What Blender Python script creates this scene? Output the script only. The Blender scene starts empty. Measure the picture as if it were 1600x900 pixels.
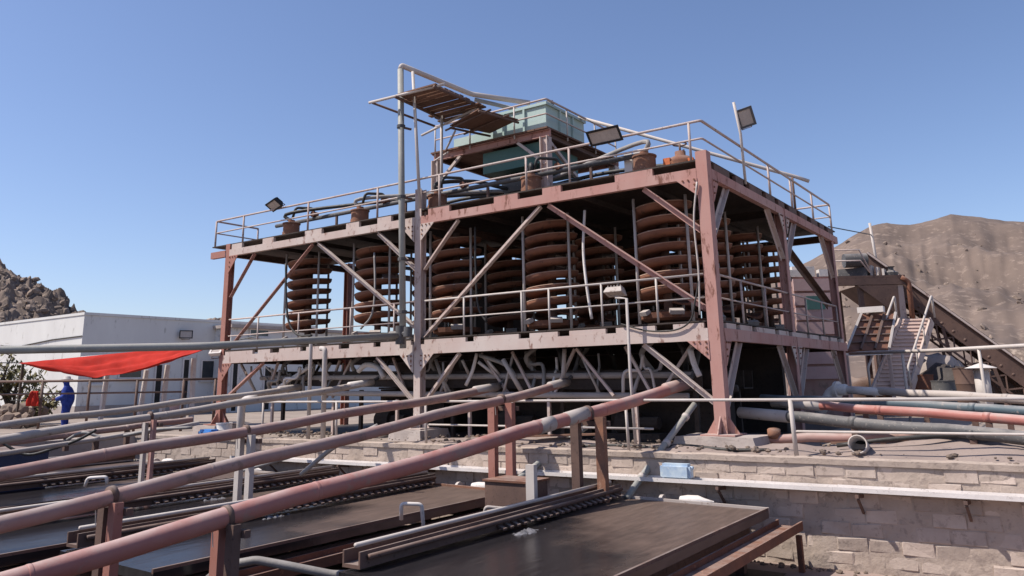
import bpy, bmesh, math, random
from mathutils import Vector, Matrix, noise
random.seed(7)
scene = bpy.context.scene
col = scene.collection

# ------------------------------------------------------------------ camera
CAM = Vector((5.8395, -15.3954, 1.0412)); YAW, PITCH, ROLL, FPX = -0.6065, 0.2299, -0.0192, 1247.54
PCY = 450 - 142.6
fwd = Vector((math.sin(YAW)*math.cos(PITCH), math.cos(YAW)*math.cos(PITCH), math.sin(PITCH)))
r0 = Vector((math.cos(YAW), -math.sin(YAW), 0)); u0 = r0.cross(fwd)
RT = r0*math.cos(ROLL) + u0*math.sin(ROLL); UP = u0*math.cos(ROLL) - r0*math.sin(ROLL)
cd = bpy.data.cameras.new('camera'); co = bpy.data.objects.new('camera', cd); col.objects.link(co)
m = Matrix((RT, UP, -fwd)).transposed().to_4x4(); m.translation = CAM
co.matrix_world = m
cd.sensor_fit = 'HORIZONTAL'; cd.sensor_width = 36; cd.lens = FPX/1600*36
cd.shift_y = -142.6/1600; cd.clip_start = 0.05; cd.clip_end = 3000
scene.camera = co
# ------------------------------------------------------------------ sky, sun, exposure
SUN_EL = math.radians(54); SUN_AZ = math.radians(-133)      # azimuth clockwise from +Y
w = bpy.data.worlds.new('World'); scene.world = w; w.use_nodes = True
nt = w.node_tree; bg = nt.nodes['Background']
sky = nt.nodes.new('ShaderNodeTexSky'); sky.sky_type = 'NISHITA'; sky.sun_disc = False
sky.sun_elevation = SUN_EL; sky.sun_rotation = SUN_AZ
sky.altitude = 300; sky.air_density = 1.0; sky.dust_density = 0.9; sky.ozone_density = 3.2
tint = nt.nodes.new('ShaderNodeMix'); tint.data_type = 'RGBA'; tint.blend_type = 'MULTIPLY'; tint.inputs[0].default_value = 1; tint.inputs[7].default_value = (.95, .90, .97, 1)
nt.links.new(sky.outputs[0], tint.inputs[6]); nt.links.new(tint.outputs[2], bg.inputs[0]); bg.inputs[1].default_value = 0.112
sl = bpy.data.lights.new('sun', 'SUN'); sl.energy = 4.4; sl.angle = math.radians(0.5); sl.color = (1, .935, .84)
so = bpy.data.objects.new('sun', sl); col.objects.link(so)
sdir = Vector((math.sin(SUN_AZ)*math.cos(SUN_EL), math.cos(SUN_AZ)*math.cos(SUN_EL), math.sin(SUN_EL)))
so.rotation_euler = sdir.to_track_quat('Z', 'Y').to_euler(); so.location = (-20, -20, 40)
vs = scene.view_settings; vs.view_transform = 'Standard'; vs.look = 'None'; vs.gamma = 1; vs.exposure = 0.5
vs.use_curve_mapping = False
scene.render.engine = 'CYCLES'

# ------------------------------------------------------------------ measuring helpers (photo point on a real plane)
def ray(x, y): return fwd + RT*((x-800)/FPX) - UP*((y-PCY)/FPX)
def on_z(x, y, z): d = ray(x, y); return CAM + d*((z-CAM.z)/d.z)
def on_y(x, y, Y): d = ray(x, y); return CAM + d*((Y-CAM.y)/d.y)
def on_x(x, y, X): d = ray(x, y); return CAM + d*((X-CAM.x)/d.x)
def deep(x, y, D): return CAM + ray(x, y)*D

# ------------------------------------------------------------------ materials
def mat(name, c1, c2, c3=None, scale=2.0, rough=.8, bump=.25, metallic=0., dust=0., fine=14., spec=.3, rnd=0., t3=.58, coat=0., stretch=(1, 1, 1), dcol=(.42, .37, .34)):
    m = bpy.data.materials.new(name); m.use_nodes = True
    n = m.node_tree.nodes; l = m.node_tree.links; b = n['Principled BSDF']
    geo = n.new('ShaderNodeNewGeometry')
    mp = n.new('ShaderNodeMapping'); mp.inputs['Scale'].default_value = stretch
    l.new(geo.outputs['Position'], mp.inputs[0])
    def nz(s, det=6, ro=.6):
        t = n.new('ShaderNodeTexNoise'); t.inputs['Scale'].default_value = s; t.inputs['Detail'].default_value = det
        t.inputs['Roughness'].default_value = ro; l.new(mp.outputs[0], t.inputs[0]); return t
    def ramp(src, a, bb):
        r = n.new('ShaderNodeMapRange'); r.inputs[1].default_value = a; r.inputs[2].default_value = bb; l.new(src, r.inputs[0]); return r
    def mix(f, a, bb):
        x = n.new('ShaderNodeMix'); x.data_type = 'RGBA'
        if hasattr(f, 'is_linked'): l.new(f, x.inputs[0])
        else: x.inputs[0].default_value = f
        for i, v in ((6, a), (7, bb)):
            if hasattr(v, 'is_linked'): l.new(v, x.inputs[i])
            else: x.inputs[i].default_value = (*v, 1)
        return x.outputs[2]
    n1 = nz(scale); c = mix(ramp(n1.outputs[0], .35, .65).outputs[0], c1, c2)
    n2 = nz(fine, 8, .7)
    if c3: c = mix(ramp(n2.outputs[0], t3, t3+.08).outputs[0], c, c3)
    if dust:
        sx = n.new('ShaderNodeSeparateXYZ'); l.new(geo.outputs['Normal'], sx.inputs[0])
        r = ramp(sx.outputs[2], .35, .95); mu = n.new('ShaderNodeMath'); mu.operation = 'MULTIPLY'; mu.inputs[1].default_value = dust
        l.new(r.outputs[0], mu.inputs[0])
        mu2 = n.new('ShaderNodeMath'); mu2.operation = 'MULTIPLY'; l.new(mu.outputs[0], mu2.inputs[0])
        rr = ramp(nz(scale*1.7).outputs[0], .3, .6); l.new(rr.outputs[0], mu2.inputs[1])
        c = mix(mu2.outputs[0], c, dcol)
    if rnd:
        oi = n.new('ShaderNodeObjectInfo'); hs = n.new('ShaderNodeHueSaturation')
        r = n.new('ShaderNodeMapRange'); r.inputs[3].default_value = 1-rnd; r.inputs[4].default_value = 1+rnd
        l.new(oi.outputs['Random'], r.inputs[0]); l.new(r.outputs[0], hs.inputs['Value']); l.new(c, hs.inputs['Color']); c = hs.outputs[0]
    l.new(c, b.inputs['Base Color'])
    rg = ramp(n2.outputs[0], .3, .7); rg.inputs[3].default_value = max(0, rough-.12); rg.inputs[4].default_value = min(1, rough+.1)
    l.new(rg.outputs[0], b.inputs['Roughness'])
    b.inputs['Metallic'].default_value = metallic; b.inputs['Specular IOR Level'].default_value = spec
    if coat: b.inputs['Coat Weight'].default_value = coat; b.inputs['Coat Roughness'].default_value = .12
    if bump:
        bp = n.new('ShaderNodeBump'); bp.inputs['Strength'].default_value = bump; bp.inputs['Distance'].default_value = .02
        l.new(n2.outputs[0], bp.inputs['Height']); l.new(bp.outputs[0], b.inputs['Normal'])
    return m
M = {}
M['steel'] = mat('red_oxide_steel', (.39, .195, .165), (.43, .262, .228), (.18, .08, .058), scale=.9, dust=.7, fine=6, t3=.555, stretch=(1, 1, .3))
M['steel_pale'] = mat('dusty_pink_steel', (.52, .44, .40), (.46, .345, .305), (.24, .14, .115), scale=.8, dust=.8, fine=6, t3=.57, stretch=(1, 1, .5))
M['steel_red'] = mat('deep_red_steel', (.30, .125, .095), (.34, .165, .135), (.20, .085, .06), scale=.9, dust=.6, fine=9, t3=.6)
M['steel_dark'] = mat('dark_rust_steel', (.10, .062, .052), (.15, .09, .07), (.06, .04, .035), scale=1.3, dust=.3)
M['steel_shade'] = mat('shade_darkened_steel', (.040, .030, .026), (.06, .043, .036), (.025, .02, .018), scale=1.3, dust=.15)  # steel colour blackened to paint in the deep shade inside the frame
M['rust'] = mat('rust', (.20, .085, .05), (.13, .06, .042), (.30, .13, .07), scale=2.5, rough=.9, bump=.4, dust=.3)
M['rust_bright'] = mat('orange_rust', (.27, .125, .075), (.16, .085, .06), (.40, .24, .17), scale=3.5, rough=.9, dust=.3)
M['orange'] = mat('orange_paint', (.65, .17, .05), (.5, .14, .06), (.3, .14, .09), scale=5)
M['trough'] = mat('spiral_trough', (.165, .066, .040), (.235, .10, .058), (.085, .042, .030), scale=1.4, rough=.75, fine=5, bump=.3, dust=.25, rnd=.12)
M['rim'] = mat('worn_lit_trough_rim', (.40, .25, .18), (.26, .14, .09), (.50, .40, .34), scale=1.6, rough=.7, fine=5, dust=.5)  # pale worn lip; its colour also paints the sunlit highlight line
M['trough_old'] = mat('spiral_trough_grey', (.085, .05, .042), (.12, .065, .05), (.05, .037, .034), scale=1.1, rough=.8, fine=5, bump=.3, dust=.25, rnd=.12)
M['galv'] = mat('dusty_galvanised', (.50, .45, .42), (.42, .365, .335), (.28, .21, .18), scale=1.5, rough=.6, dust=.5, bump=.15, t3=.65)
M['galv_green'] = mat('grey_green_pipe', (.30, .30, .275), (.24, .235, .22), (.36, .31, .28), scale=1.4, rough=.6, dust=.4)
M['rail'] = mat('worn_rail_paint', (.40, .295, .265), (.46, .39, .36), (.22, .13, .11), scale=1.2, dust=.4)
M['pipe_red'] = mat('faded_red_pipe', (.33, .115, .095), (.37, .175, .15), (.29, .17, .145), scale=1.1, rough=.58, dust=.8, fine=3.2, bump=.22, t3=.55, dcol=(.46, .36, .33))
M['pipe_pink'] = mat('faded_pink_pipe', (.30, .155, .135), (.34, .225, .195), (.23, .15, .125), scale=1.1, rough=.62, dust=.8, fine=3.5, bump=.22, t3=.56)
M['pipe_grey'] = mat('dusty_grey_pipe', (.34, .29, .265), (.42, .365, .335), (.23, .175, .15), scale=.9, rough=.7, dust=.7, fine=6, bump=.1)
M['pipe_blue'] = mat('blue_grey_pipe', (.07, .10, .12), (.12, .135, .145), (.28, .24, .215), scale=1.0, rough=.6, dust=.6, fine=4, bump=.1)
M['pipe_dark'] = mat('dark_pipe', (.055, .055, .06), (.11, .103, .10), (.22, .19, .17), scale=1.2, rough=.6, dust=.5)
M['hose'] = mat('black_hose', (.025, .024, .024), (.05, .045, .042), (.14, .12, .11), scale=3, rough=.55, t3=.66)
M['hose_grey'] = mat('grey_hose', (.22, .205, .195), (.30, .275, .26), scale=3, rough=.6)
M['black'] = mat('black_rubber', (.012, .011, .011), (.025, .022, .021), scale=2, rough=.7)
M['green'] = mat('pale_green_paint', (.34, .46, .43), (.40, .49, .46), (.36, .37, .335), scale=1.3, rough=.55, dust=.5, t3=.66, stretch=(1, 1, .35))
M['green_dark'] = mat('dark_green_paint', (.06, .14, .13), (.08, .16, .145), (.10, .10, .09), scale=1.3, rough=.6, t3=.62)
M['wood'] = mat('weathered_plank', (.185, .10, .068), (.13, .075, .055), (.24, .15, .11), scale=2.2, rough=.9, rnd=.3, stretch=(.5, 3, 3))
M['wood2'] = mat('weathered_ply', (.14, .075, .053), (.17, .095, .068), (.09, .055, .045), scale=1.5, rough=.9, rnd=.2)
M['concrete'] = mat('concrete', (.40, .345, .315), (.33, .275, .25), (.26, .21, .19), scale=1.1, rough=.95, bump=.5, fine=11)
M['block'] = mat('cement_block', (.47, .38, .325), (.36, .285, .24), (.29, .23, .195), scale=1.3, rough=.95, bump=.7, fine=8, rnd=.2, t3=.55, dust=.5)
M['mortar'] = mat('mud_mortar', (.44, .355, .30), (.34, .27, .225), (.27, .215, .185), scale=1.1, rough=1, bump=.9, fine=7, t3=.54)
M['ground'] = mat('dusty_ground', (.30, .245, .205), (.22, .175, .15), (.36, .30, .26), scale=.5, rough=1, bump=.6, fine=5)
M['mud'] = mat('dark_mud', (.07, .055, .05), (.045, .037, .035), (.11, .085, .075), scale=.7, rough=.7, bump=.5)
M['pit'] = mat('pit_floor', (.30, .225, .20), (.24, .18, .16), (.36, .28, .25), scale=.7, rough=.95, bump=.5)
M['sand'] = mat('grey_sand', (.225, .175, .155), (.28, .22, .195), (.18, .14, .125), scale=1.0, rough=1, bump=.6, fine=7)
M['deck_wet'] = None
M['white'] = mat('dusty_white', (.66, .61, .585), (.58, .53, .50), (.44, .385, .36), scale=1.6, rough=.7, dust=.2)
M['lens'] = mat('lamp_glass', (.36, .31, .28), (.42, .36, .32), scale=4, rough=.3, bump=0, spec=.5)
M['plaster'] = mat('white_plaster', (.64, .63, .61), (.57, .555, .54), (.40, .385, .365), scale=.5, rough=.9, bump=.2, fine=2.2, t3=.58, stretch=(1, 1, .4))
M['glass'] = mat('window_glass', (.02, .024, .03), (.035, .04, .045), scale=2, rough=.12, bump=0, spec=.5)
M['tarp'] = mat('red_tarpaulin', (.43, .032, .022), (.33, .024, .017), (.48, .075, .055), scale=1.6, fine=5, spec=.08, rough=.85, bump=.1, t3=.68)
M['tarp_white'] = mat('white_tarpaulin', (.62, .60, .59), (.55, .52, .5), scale=1.2, rough=.6, bump=.1)
M['blue_cloth'] = mat('blue_cloth', (.015, .03, .17), (.03, .06, .30), (.10, .15, .38), scale=9, rough=.9, fine=16, t3=.62)
M['skin'] = mat('skin', (.28, .15, .10), (.24, .13, .09), scale=5, rough=.6, bump=0)
M['cloth_white'] = mat('pale_cloth', (.5, .46, .44), (.42, .38, .36), scale=6, rough=.9)
M['blue_plastic'] = mat('blue_plastic', (.06, .21, .55), (.08, .26, .6), (.3, .42, .6), scale=3, rough=.45, t3=.66)
M['can'] = mat('pale_blue_can', (.50, .58, .64), (.30, .40, .54), (.58, .6, .6), scale=5.0, rough=.5, bump=.1)
M['can_blue'] = mat('can_lower_blue', (.20, .33, .56), (.30, .42, .60), (.5, .55, .6), scale=6.0, rough=.5, bump=.1)
M['hill'] = mat('brown_hill', (.165, .122, .10), (.115, .085, .071), (.215, .162, .133), scale=.09, rough=1, bump=1.0, fine=.55, t3=.54)
M['crag'] = mat('crag_rock', (.19, .142, .116), (.10, .077, .066), (.34, .27, .22), scale=.25, rough=1, bump=.9, fine=1.1, t3=.55)
M['rock'] = mat('boulder_rock', (.25, .188, .15), (.14, .108, .09), (.33, .255, .205), scale=.6, rough=1, bump=.8, fine=3, rnd=.25)
M['leaf'] = mat('dry_leaf', (.20, .17, .085), (.13, .125, .06), (.38, .26, .07), scale=1.8, rough=.8, bump=0, fine=3)
M['bark'] = mat('bark', (.10, .075, .06), (.07, .055, .045), scale=3, rough=1)
M['foam'] = mat('water_foam', (.26, .25, .27), (.07, .068, .075), (.03, .028, .03), scale=9, rough=.25, bump=.6, fine=30)

def wet_deck():
    """slurry deck: water-wet dark feed side, drying brown mud far side; fine riffles as relief"""
    m = bpy.data.materials.new('wet_slurry_deck'); m.use_nodes = True
    n = m.node_tree.nodes; l = m.node_tree.links; b = n['Principled BSDF']
    tc = n.new('ShaderNodeTexCoord'); sx = n.new('ShaderNodeSeparateXYZ'); l.new(tc.outputs['Object'], sx.inputs[0])
    geo = n.new('ShaderNodeNewGeometry')
    nz = n.new('ShaderNodeTexNoise'); nz.inputs['Scale'].default_value = .9; nz.inputs['Detail'].default_value = 6; l.new(geo.outputs['Position'], nz.inputs[0])
    # wetness falls from the near, feed side (local -x, -y) to the far right
    a = n.new('ShaderNodeMath'); a.operation = 'MULTIPLY_ADD'; a.inputs[1].default_value = .30; l.new(sx.outputs[1], a.inputs[0])
    a2 = n.new('ShaderNodeMath'); a2.operation = 'MULTIPLY_ADD'; a2.inputs[1].default_value = .32; l.new(sx.outputs[0], a2.inputs[0]); l.new(a2.outputs[0], a.inputs[2])
    a2.inputs[2].default_value = -.28
    a3 = n.new('ShaderNodeMath'); a3.operation = 'MULTIPLY_ADD'; a3.inputs[1].default_value = 1.3; l.new(nz.outputs[0], a3.inputs[0]); l.new(a.outputs[0], a3.inputs[2])
    r = n.new('ShaderNodeMapRange'); r.inputs[1].default_value = .15; r.inputs[2].default_value = .75; r.interpolation_type = 'SMOOTHSTEP'; l.new(a3.outputs[0], r.inputs[0])
    mx = n.new('ShaderNodeMix'); mx.data_type = 'RGBA'; l.new(r.outputs[0], mx.inputs[0])
    mx.inputs[6].default_value = (.018, .016, .018, 1); mx.inputs[7].default_value = (.105, .072, .058, 1)
    n2 = n.new('ShaderNodeTexNoise'); n2.inputs['Scale'].default_value = 5; n2.inputs['Detail'].default_value = 9; mpp = n.new('ShaderNodeMapping'); mpp.inputs['Scale'].default_value = (2.2, .35, 1); l.new(geo.outputs['Position'], mpp.inputs[0]); l.new(mpp.outputs[0], n2.inputs[0])
    r3 = n.new('ShaderNodeMapRange'); r3.inputs[1].default_value = .35; r3.inputs[2].default_value = .7; r3.inputs[3].default_value = .8; r3.inputs[4].default_value = 1.22; l.new(n2.outputs[0], r3.inputs[0])
    hs = n.new('ShaderNodeHueSaturation'); l.new(mx.outputs[2], hs.inputs['Color']); l.new(r3.outputs[0], hs.inputs['Value'])
    l.new(hs.outputs[0], b.inputs['Base Color'])
    r2 = n.new('ShaderNodeMapRange'); r2.inputs[3].default_value = .2; r2.inputs[4].default_value = .5; l.new(r.outputs[0], r2.inputs[0]); l.new(r2.outputs[0], b.inputs['Roughness'])
    wv = n.new('ShaderNodeTexWave'); wv.bands_direction = 'X'; wv.inputs['Scale'].default_value = 7; wv.inputs['Distortion'].default_value = .6; l.new(tc.outputs['Object'], wv.inputs[0])
    ad = n.new('ShaderNodeMath'); ad.operation = 'MULTIPLY_ADD'; ad.inputs[1].default_value = .0; l.new(wv.outputs[0], ad.inputs[0]); l.new(n2.outputs[0], ad.inputs[2])
    bp = n.new('ShaderNodeBump'); bp.inputs['Strength'].default_value = .22; bp.inputs['Distance'].default_value = .02; l.new(ad.outputs[0], bp.inputs['Height']); l.new(bp.outputs[0], b.inputs['Normal'])
    b.inputs['Specular IOR Level'].default_value = .4
    return m
M['deck_wet'] = wet_deck()

# ------------------------------------------------------------------ object helpers
WL = {}
def V(*a): return Vector(a[0]) if len(a) == 1 else Vector(a)
def tag(o, label, cat=None, group=None, kind=None):
    if label: o['label'] = label
    if cat: o['category'] = cat
    if group: o['group'] = group
    if kind: o['kind'] = kind
    return o
def thing(name, label, cat, loc=(0, 0, 0), group=None):
    o = bpy.data.objects.new(name, None); col.objects.link(o); o.location = loc; WL[o] = V(loc)
    o.empty_display_size = .2
    return tag(o, label, cat, group)
def mk(name, verts, faces, mt, parent=None, smooth=False, mats=None, fmats=None):
    vs_ = [V(v) for v in verts]
    lo = Vector((min(v.x for v in vs_), min(v.y for v in vs_), min(v.z for v in vs_)))
    hi = Vector((max(v.x for v in vs_), max(v.y for v in vs_), max(v.z for v in vs_)))
    c = (lo+hi)/2
    me = bpy.data.meshes.new(name); me.from_pydata([v-c for v in vs_], [], faces)
    me.materials.append(M[mt] if isinstance(mt, str) else mt)
    if mats:
        for k in mats: me.materials.append(M[k])
        for p_, i in zip(me.polygons, fmats): p_.material_index = i
    if smooth: me.polygons.foreach_set('use_smooth', [True]*len(me.polygons))
    me.update()
    o = bpy.data.objects.new(name, me); col.objects.link(o)
    put(o, c, parent)
    return o
def put(o, c, parent=None):
    WL[o] = V(c)
    if parent: o.parent = parent; o.location = V(c)-WL[parent]
    else: o.location = c
    return o
def inst(name, me, c, parent=None, rot=None, sc=None):
    o = bpy.data.objects.new(name, me); col.objects.link(o); put(o, c, parent)
    if rot: o.rotation_euler = rot
    if sc: o.scale = sc
    return o
def copy_tree(o, loc, parent=None):
    c = o.copy(); col.objects.link(c); c.parent = parent
    if loc is not None: c.location = loc
    WL[c] = V(loc) if loc is not None else WL[parent]+o.location
    for ch in list(o.children): copy_tree(ch, None, c)
    return c
class G:
    """collects several shapes into one mesh"""
    def __init__(s): s.v = []; s.f = []; s.m = []
    def add(s, v, f, mi=0):
        k = len(s.v); s.v += [V(q) for q in v]; s.f += [tuple(i+k for i in q) for q in f]; s.m += [mi]*len(f); return s
    def box(s, lo, hi, mi=0): return s.add(*boxm(lo, hi), mi)
    def bar(s, a, b, w_, h_, up=(0, 0, 1), mi=0): return s.add(*barm(a, b, w_, h_, up), mi)
    def tube(s, pts, r, n=8, mi=0): return s.add(*tubem(pts, r, n), mi)
    def cyl(s, a, b, r, n=16, mi=0): return s.add(*tubem([a, b], r, n), mi)
    def mk(s, name, mt, parent=None, smooth=False, mats=None): return mk(name, s.v, s.f, mt, parent, smooth, mats, s.m if mats else None)
def boxm(lo, hi):
    (a, b, c), (d, e, f) = lo, hi
    v = [(a, b, c), (d, b, c), (d, e, c), (a, e, c), (a, b, f), (d, b, f), (d, e, f), (a, e, f)]
    return v, [(3, 2, 1, 0), (4, 5, 6, 7), (0, 1, 5, 4), (1, 2, 6, 5), (2, 3, 7, 6), (3, 0, 4, 7)]
def frame(a, b, up=(0, 0, 1)):
    d = (V(b)-V(a)).normalized(); u = V(up)
    if abs(d.dot(u)) > .98: u = Vector((0, 1, 0))
    x = d.cross(u).normalized(); y = x.cross(d).normalized(); return d, x, y
def prismm(prof, a, b, up=(0, 0, 1)):
    a, b = V(a), V(b); d, x, y = frame(a, b, up); n = len(prof)
    v = [p_+x*i+y*j for p_ in (a, b) for i, j in prof]
    f = [(i, (i+1) % n, n+(i+1) % n, n+i) for i in range(n)] + [tuple(reversed(range(n))), tuple(range(n, 2*n))]
    return v, f
def barm(a, b, w_, h_, up=(0, 0, 1)):
    return prismm([(-w_/2, -h_/2), (w_/2, -h_/2), (w_/2, h_/2), (-w_/2, h_/2)], a, b, up)
def iprof(w_, h_, t=.02):
    a, b, c = w_/2, h_/2, t/2
    return [(-a, -b), (a, -b), (a, -b+t), (c, -b+t), (c, b-t), (a, b-t), (a, b), (-a, b), (-a, b-t), (-c, b-t), (-c, -b+t), (-a, -b+t)]
def cprof(w_, h_, t=.018):      # channel, back at -w/2
    a, b = w_/2, h_/2
    return [(-a, -b), (a, -b), (a, -b+t), (-a+t, -b+t), (-a+t, b-t), (a, b-t), (a, b), (-a, b)]
def lprof(w_, t=.012): a = w_/2; return [(-a, -a), (a, -a), (a, -a+t), (-a+t, -a+t), (-a+t, a), (-a, a)]
def tubem(pts, r, n=8):
    pts = [V(p_) for p_ in pts]; N = len(pts); v = []; f = []
    rr = r if isinstance(r, (list, tuple)) else [r]*N
    px_ = None
    for i, p_ in enumerate(pts):
        d = (pts[min(i+1, N-1)]-pts[max(i-1, 0)]).normalized()
        if px_ is None: _, x, _ = frame(Vector((0, 0, 0)), d); 
        else: x = (px_-d*px_.dot(d)).normalized()
        px_ = x; y = d.cross(x)
        for k in range(n):
            t = 2*math.pi*k/n; v.append(p_+(x*math.cos(t)+y*math.sin(t))*rr[i])
    for i in range(N-1):
        for k in range(n): f.append((i*n+k, i*n+(k+1) % n, (i+1)*n+(k+1) % n, (i+1)*n+k))
    f += [tuple(reversed(range(n))), tuple(range((N-1)*n, N*n))]
    return v, f
def spline(pts, k=6):
    pts = [V(p_) for p_ in pts]; P = [pts[0]*2-pts[1]]+pts+[pts[-1]*2-pts[-2]]; out = []
    for i in range(1, len(P)-2):
        for j in range(k):
            t = j/k; a, b, c, d = P[i-1:i+3]
            out.append(.5*((2*b)+(c-a)*t+(2*a-5*b+4*c-d)*t*t+(3*b-a-3*c+d)*t**3))
    return out+[pts[-1]]
def bend(pts, r=.15, k=5):
    """polyline with rounded corners"""
    pts = [V(p_) for p_ in pts]; out = [pts[0]]
    for i in range(1, len(pts)-1):
        a = (pts[i-1]-pts[i]); b = (pts[i+1]-pts[i]); q = min(r, a.length*.45, b.length*.45)
        s_, e = pts[i]+a.normalized()*q, pts[i]+b.normalized()*q
        for j in range(k+1):
            t = j/k; out.append(s_*(1-t)**2+pts[i]*2*t*(1-t)+e*t*t)
    return out+[pts[-1]]
def box(name, lo, hi, mt, parent=None): return mk(name, *boxm(lo, hi), mt, parent)
def bar(name, a, b, w_, h_, mt, parent=None, up=(0, 0, 1)): return mk(name, *barm(a, b, w_, h_, up), mt, parent)
def prism(name, prof, a, b, mt, parent=None, up=(0, 0, 1)): return mk(name, *prismm(prof, a, b, up), mt, parent)
def tube(name, pts, r, mt, parent=None, n=8): return mk(name, *tubem(pts, r, n), mt, parent, smooth_(n))
def smooth_(n): return n >= 6
def lathe(prof, c, n=16):
    c = V(c); v = []; f = []
    for r, z in prof:
        for k in range(n): t = 2*math.pi*k/n; v.append(c+Vector((r*math.cos(t), r*math.sin(t), z)))
    for i in range(len(prof)-1):
        for k in range(n): f.append((i*n+k, i*n+(k+1) % n, (i+1)*n+(k+1) % n, (i+1)*n+k))
    f += [tuple(reversed(range(n))), tuple(range((len(prof)-1)*n, len(prof)*n))]
    return v, f
def autosmooth(o, ang=.7):
    me = o.data; me.polygons.foreach_set('use_smooth', [True]*len(me.polygons))
    try: me.set_sharp_from_angle(angle=ang)
    except Exception: pass
    return o
def struct(o, label=None): o['kind'] = 'structure'; return o

# ================================================================== THE SETTING
GZ = -0.25
PX0, PX1, PY0, PY1, PZ = -17.5, 9.0, -13.5, -1.55, -1.86       # the sunken table floor
def sheet_with_hole():
    xs = [-900, -200, -60, PX0, PX1, 40, 200, 900]; ys = [-900, -100, PY0, PY1, 30, 200, 900]
    v = [(x, y, GZ) for y in ys for x in xs]; f = []; n = len(xs)
    for j in range(len(ys)-1):
        for i in range(n-1):
            if xs[i] == PX0 and ys[j] == PY0: continue
            f.append((j*n+i, j*n+i+1, (j+1)*n+i+1, (j+1)*n+i))
    return v, f
struct(mk('ground', *sheet_with_hole(), 'ground'))
struct(mk('pit_floor', [(PX0-.3, PY0-.3, PZ), (PX1+.3, PY0-.3, PZ), (PX1+.3, PY1+.3, PZ), (PX0-.3, PY1+.3, PZ)], [(0, 1, 2, 3)], 'pit'))
# wet dark mud spread between the tables
gm = G()
for (x0, x1, y0, y1) in ((-17, -1.0, -13, -2.0), (-1.0, 1.7, -13, -2.3)):
    nx, ny = 14, 10
    gm.add([(x0+(x1-x0)*i/nx, y0+(y1-y0)*j/ny+ (.2*noise.noise((i*.7, j, 0)) if 0 < j < ny else 0), PZ+.012+.01*(1+noise.noise((i*.9, j*.9, 3)))) for j in range(ny+1) for i in range(nx+1)],
           [(j*(nx+1)+i, j*(nx+1)+i+1, (j+1)*(nx+1)+i+1, (j+1)*(nx+1)+i) for j in range(ny) for i in range(nx)])
struct(gm.mk('mud_floor', 'mud'))
for nm, lo, hi in (('pit_side_wall', (PX0-.3, PY0, PZ-.1), (PX0, PY1-.02, GZ+.01)), ('pit_side_wall', (PX1, PY0, PZ-.1), (PX1+.3, PY1-.02, GZ+.01)), ('pit_near_wall', (PX0, PY0-.3, PZ-.1), (PX1, PY0, GZ+.01))):
    struct(box(nm, lo, hi, 'concrete'))

def hill(name, prof, D, foot, back, mt, amp, fs, seed, nu=90, nv=34, ridged=False, power=1.6):
    """a ridge through world points, falling to the plain in front and behind"""
    P = [deep(x, y, D) for x, y in prof]
    c = Vector((CAM.x, CAM.y, 0))
    v = []; f = []
    tot = len(P)-1
    for i in range(nu+1):
        t = i/nu*tot; k = min(int(t), tot-1); q = P[k].lerp(P[k+1], t-k)
        d = Vector((q.x, q.y, 0))-c; dl = d.length; d.normalize()
        for j in range(nv+1):
            s = j/nv*1.6
            if s <= 1: r = foot+(dl-foot)*s; h = GZ-.5+(q.z-GZ+.5)*s**power
            else: r = dl+(back)*(s-1)/.6; h = q.z*(1-((s-1)/.6)**1.5)-2*(s-1)
            p_ = c+d*r; nv_ = noise.fractal((p_.x*fs+seed, p_.y*fs, seed), .9, 2.1, 5)
            if ridged:
                cell = noise.voronoi((p_.x*fs*1.6, p_.y*fs*1.6, h*fs*1.2+seed))[0]
                nv_ = nv_*.5+(cell[1]-cell[0])*1.1-.45
            if not ridged: nv_ = nv_*1.0+.08*(1-2.2*abs(noise.noise((i*.11+seed+.25*nv_, r*.012, 2))))-.05
            k2 = max(0, 1-abs(s-1)/.25) if not ridged else 0
            z = h+amp*nv_*min(1, s*1.5)*(1-.85*k2)
            off = d.cross(Vector((0, 0, 1)))*(amp*.5*noise.noise((p_.x*fs*2, h*fs*2, seed+9))) if ridged else Vector((0, 0, 0))
            v.append(Vector((p_.x, p_.y, z))+off)
    for i in range(nu):
        for j in range(nv): f.append((i*(nv+1)+j, (i+1)*(nv+1)+j, (i+1)*(nv+1)+j+1, i*(nv+1)+j+1))
    o = mk(name, v, f, mt, None, not ridged); struct(o); return o
hr = hill('hill', [(1020, 560), (1150, 470), (1230, 425), (1300, 388), (1330, 368), (1360, 352), (1385, 347), (1420, 350), (1450, 345), (1485, 335), (1530, 337), (1570, 343), (1620, 342), (1750, 360), (1950, 430), (2200, 540)], 175, 58, 130, 'hill', 3.6, .06, 3, 220, 90)
crag = hill('crag', [(-420, 330), (-200, 350), (-60, 393), (0, 413), (18, 416), (32, 431), (55, 436), (75, 445), (92, 455), (108, 474), (125, 481), (142, 493), (180, 515), (260, 560)], 82, 56, 40, 'crag', 1.4, .45, 11, 300, 130, ridged=True, power=1.1)
outc = hill('rock_outcrop', [(270, 560), (300, 512), (316, 497), (333, 490), (346, 492), (360, 500), (400, 530), (440, 580)], 95, 80, 20, 'crag', .9, .35, 5, 40, 24, ridged=True, power=1.0)
def rockmesh(seed):
    bm = bmesh.new(); bmesh.ops.create_icosphere(bm, subdivisions=1 if seed % 2 else 2, radius=1)
    for v in bm.verts:
        n_ = noise.fractal(v.co*1.3+Vector((seed*7, 0, 0)), 1, 2, 3); v.co *= 1+.6*n_
        v.co.x += .12*math.copysign(1, v.co.x)*abs(noise.noise(v.co*2))
    me = bpy.data.meshes.new('boulder'); bm.to_mesh(me); bm.free(); me.materials.append(M['rock']); return me
rocks = [rockmesh(i) for i in range(6)]
cm = crag.data; rng = random.Random(5)
cand = [crag.matrix_world @ v.co + WL[crag] for v in cm.vertices]
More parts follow.
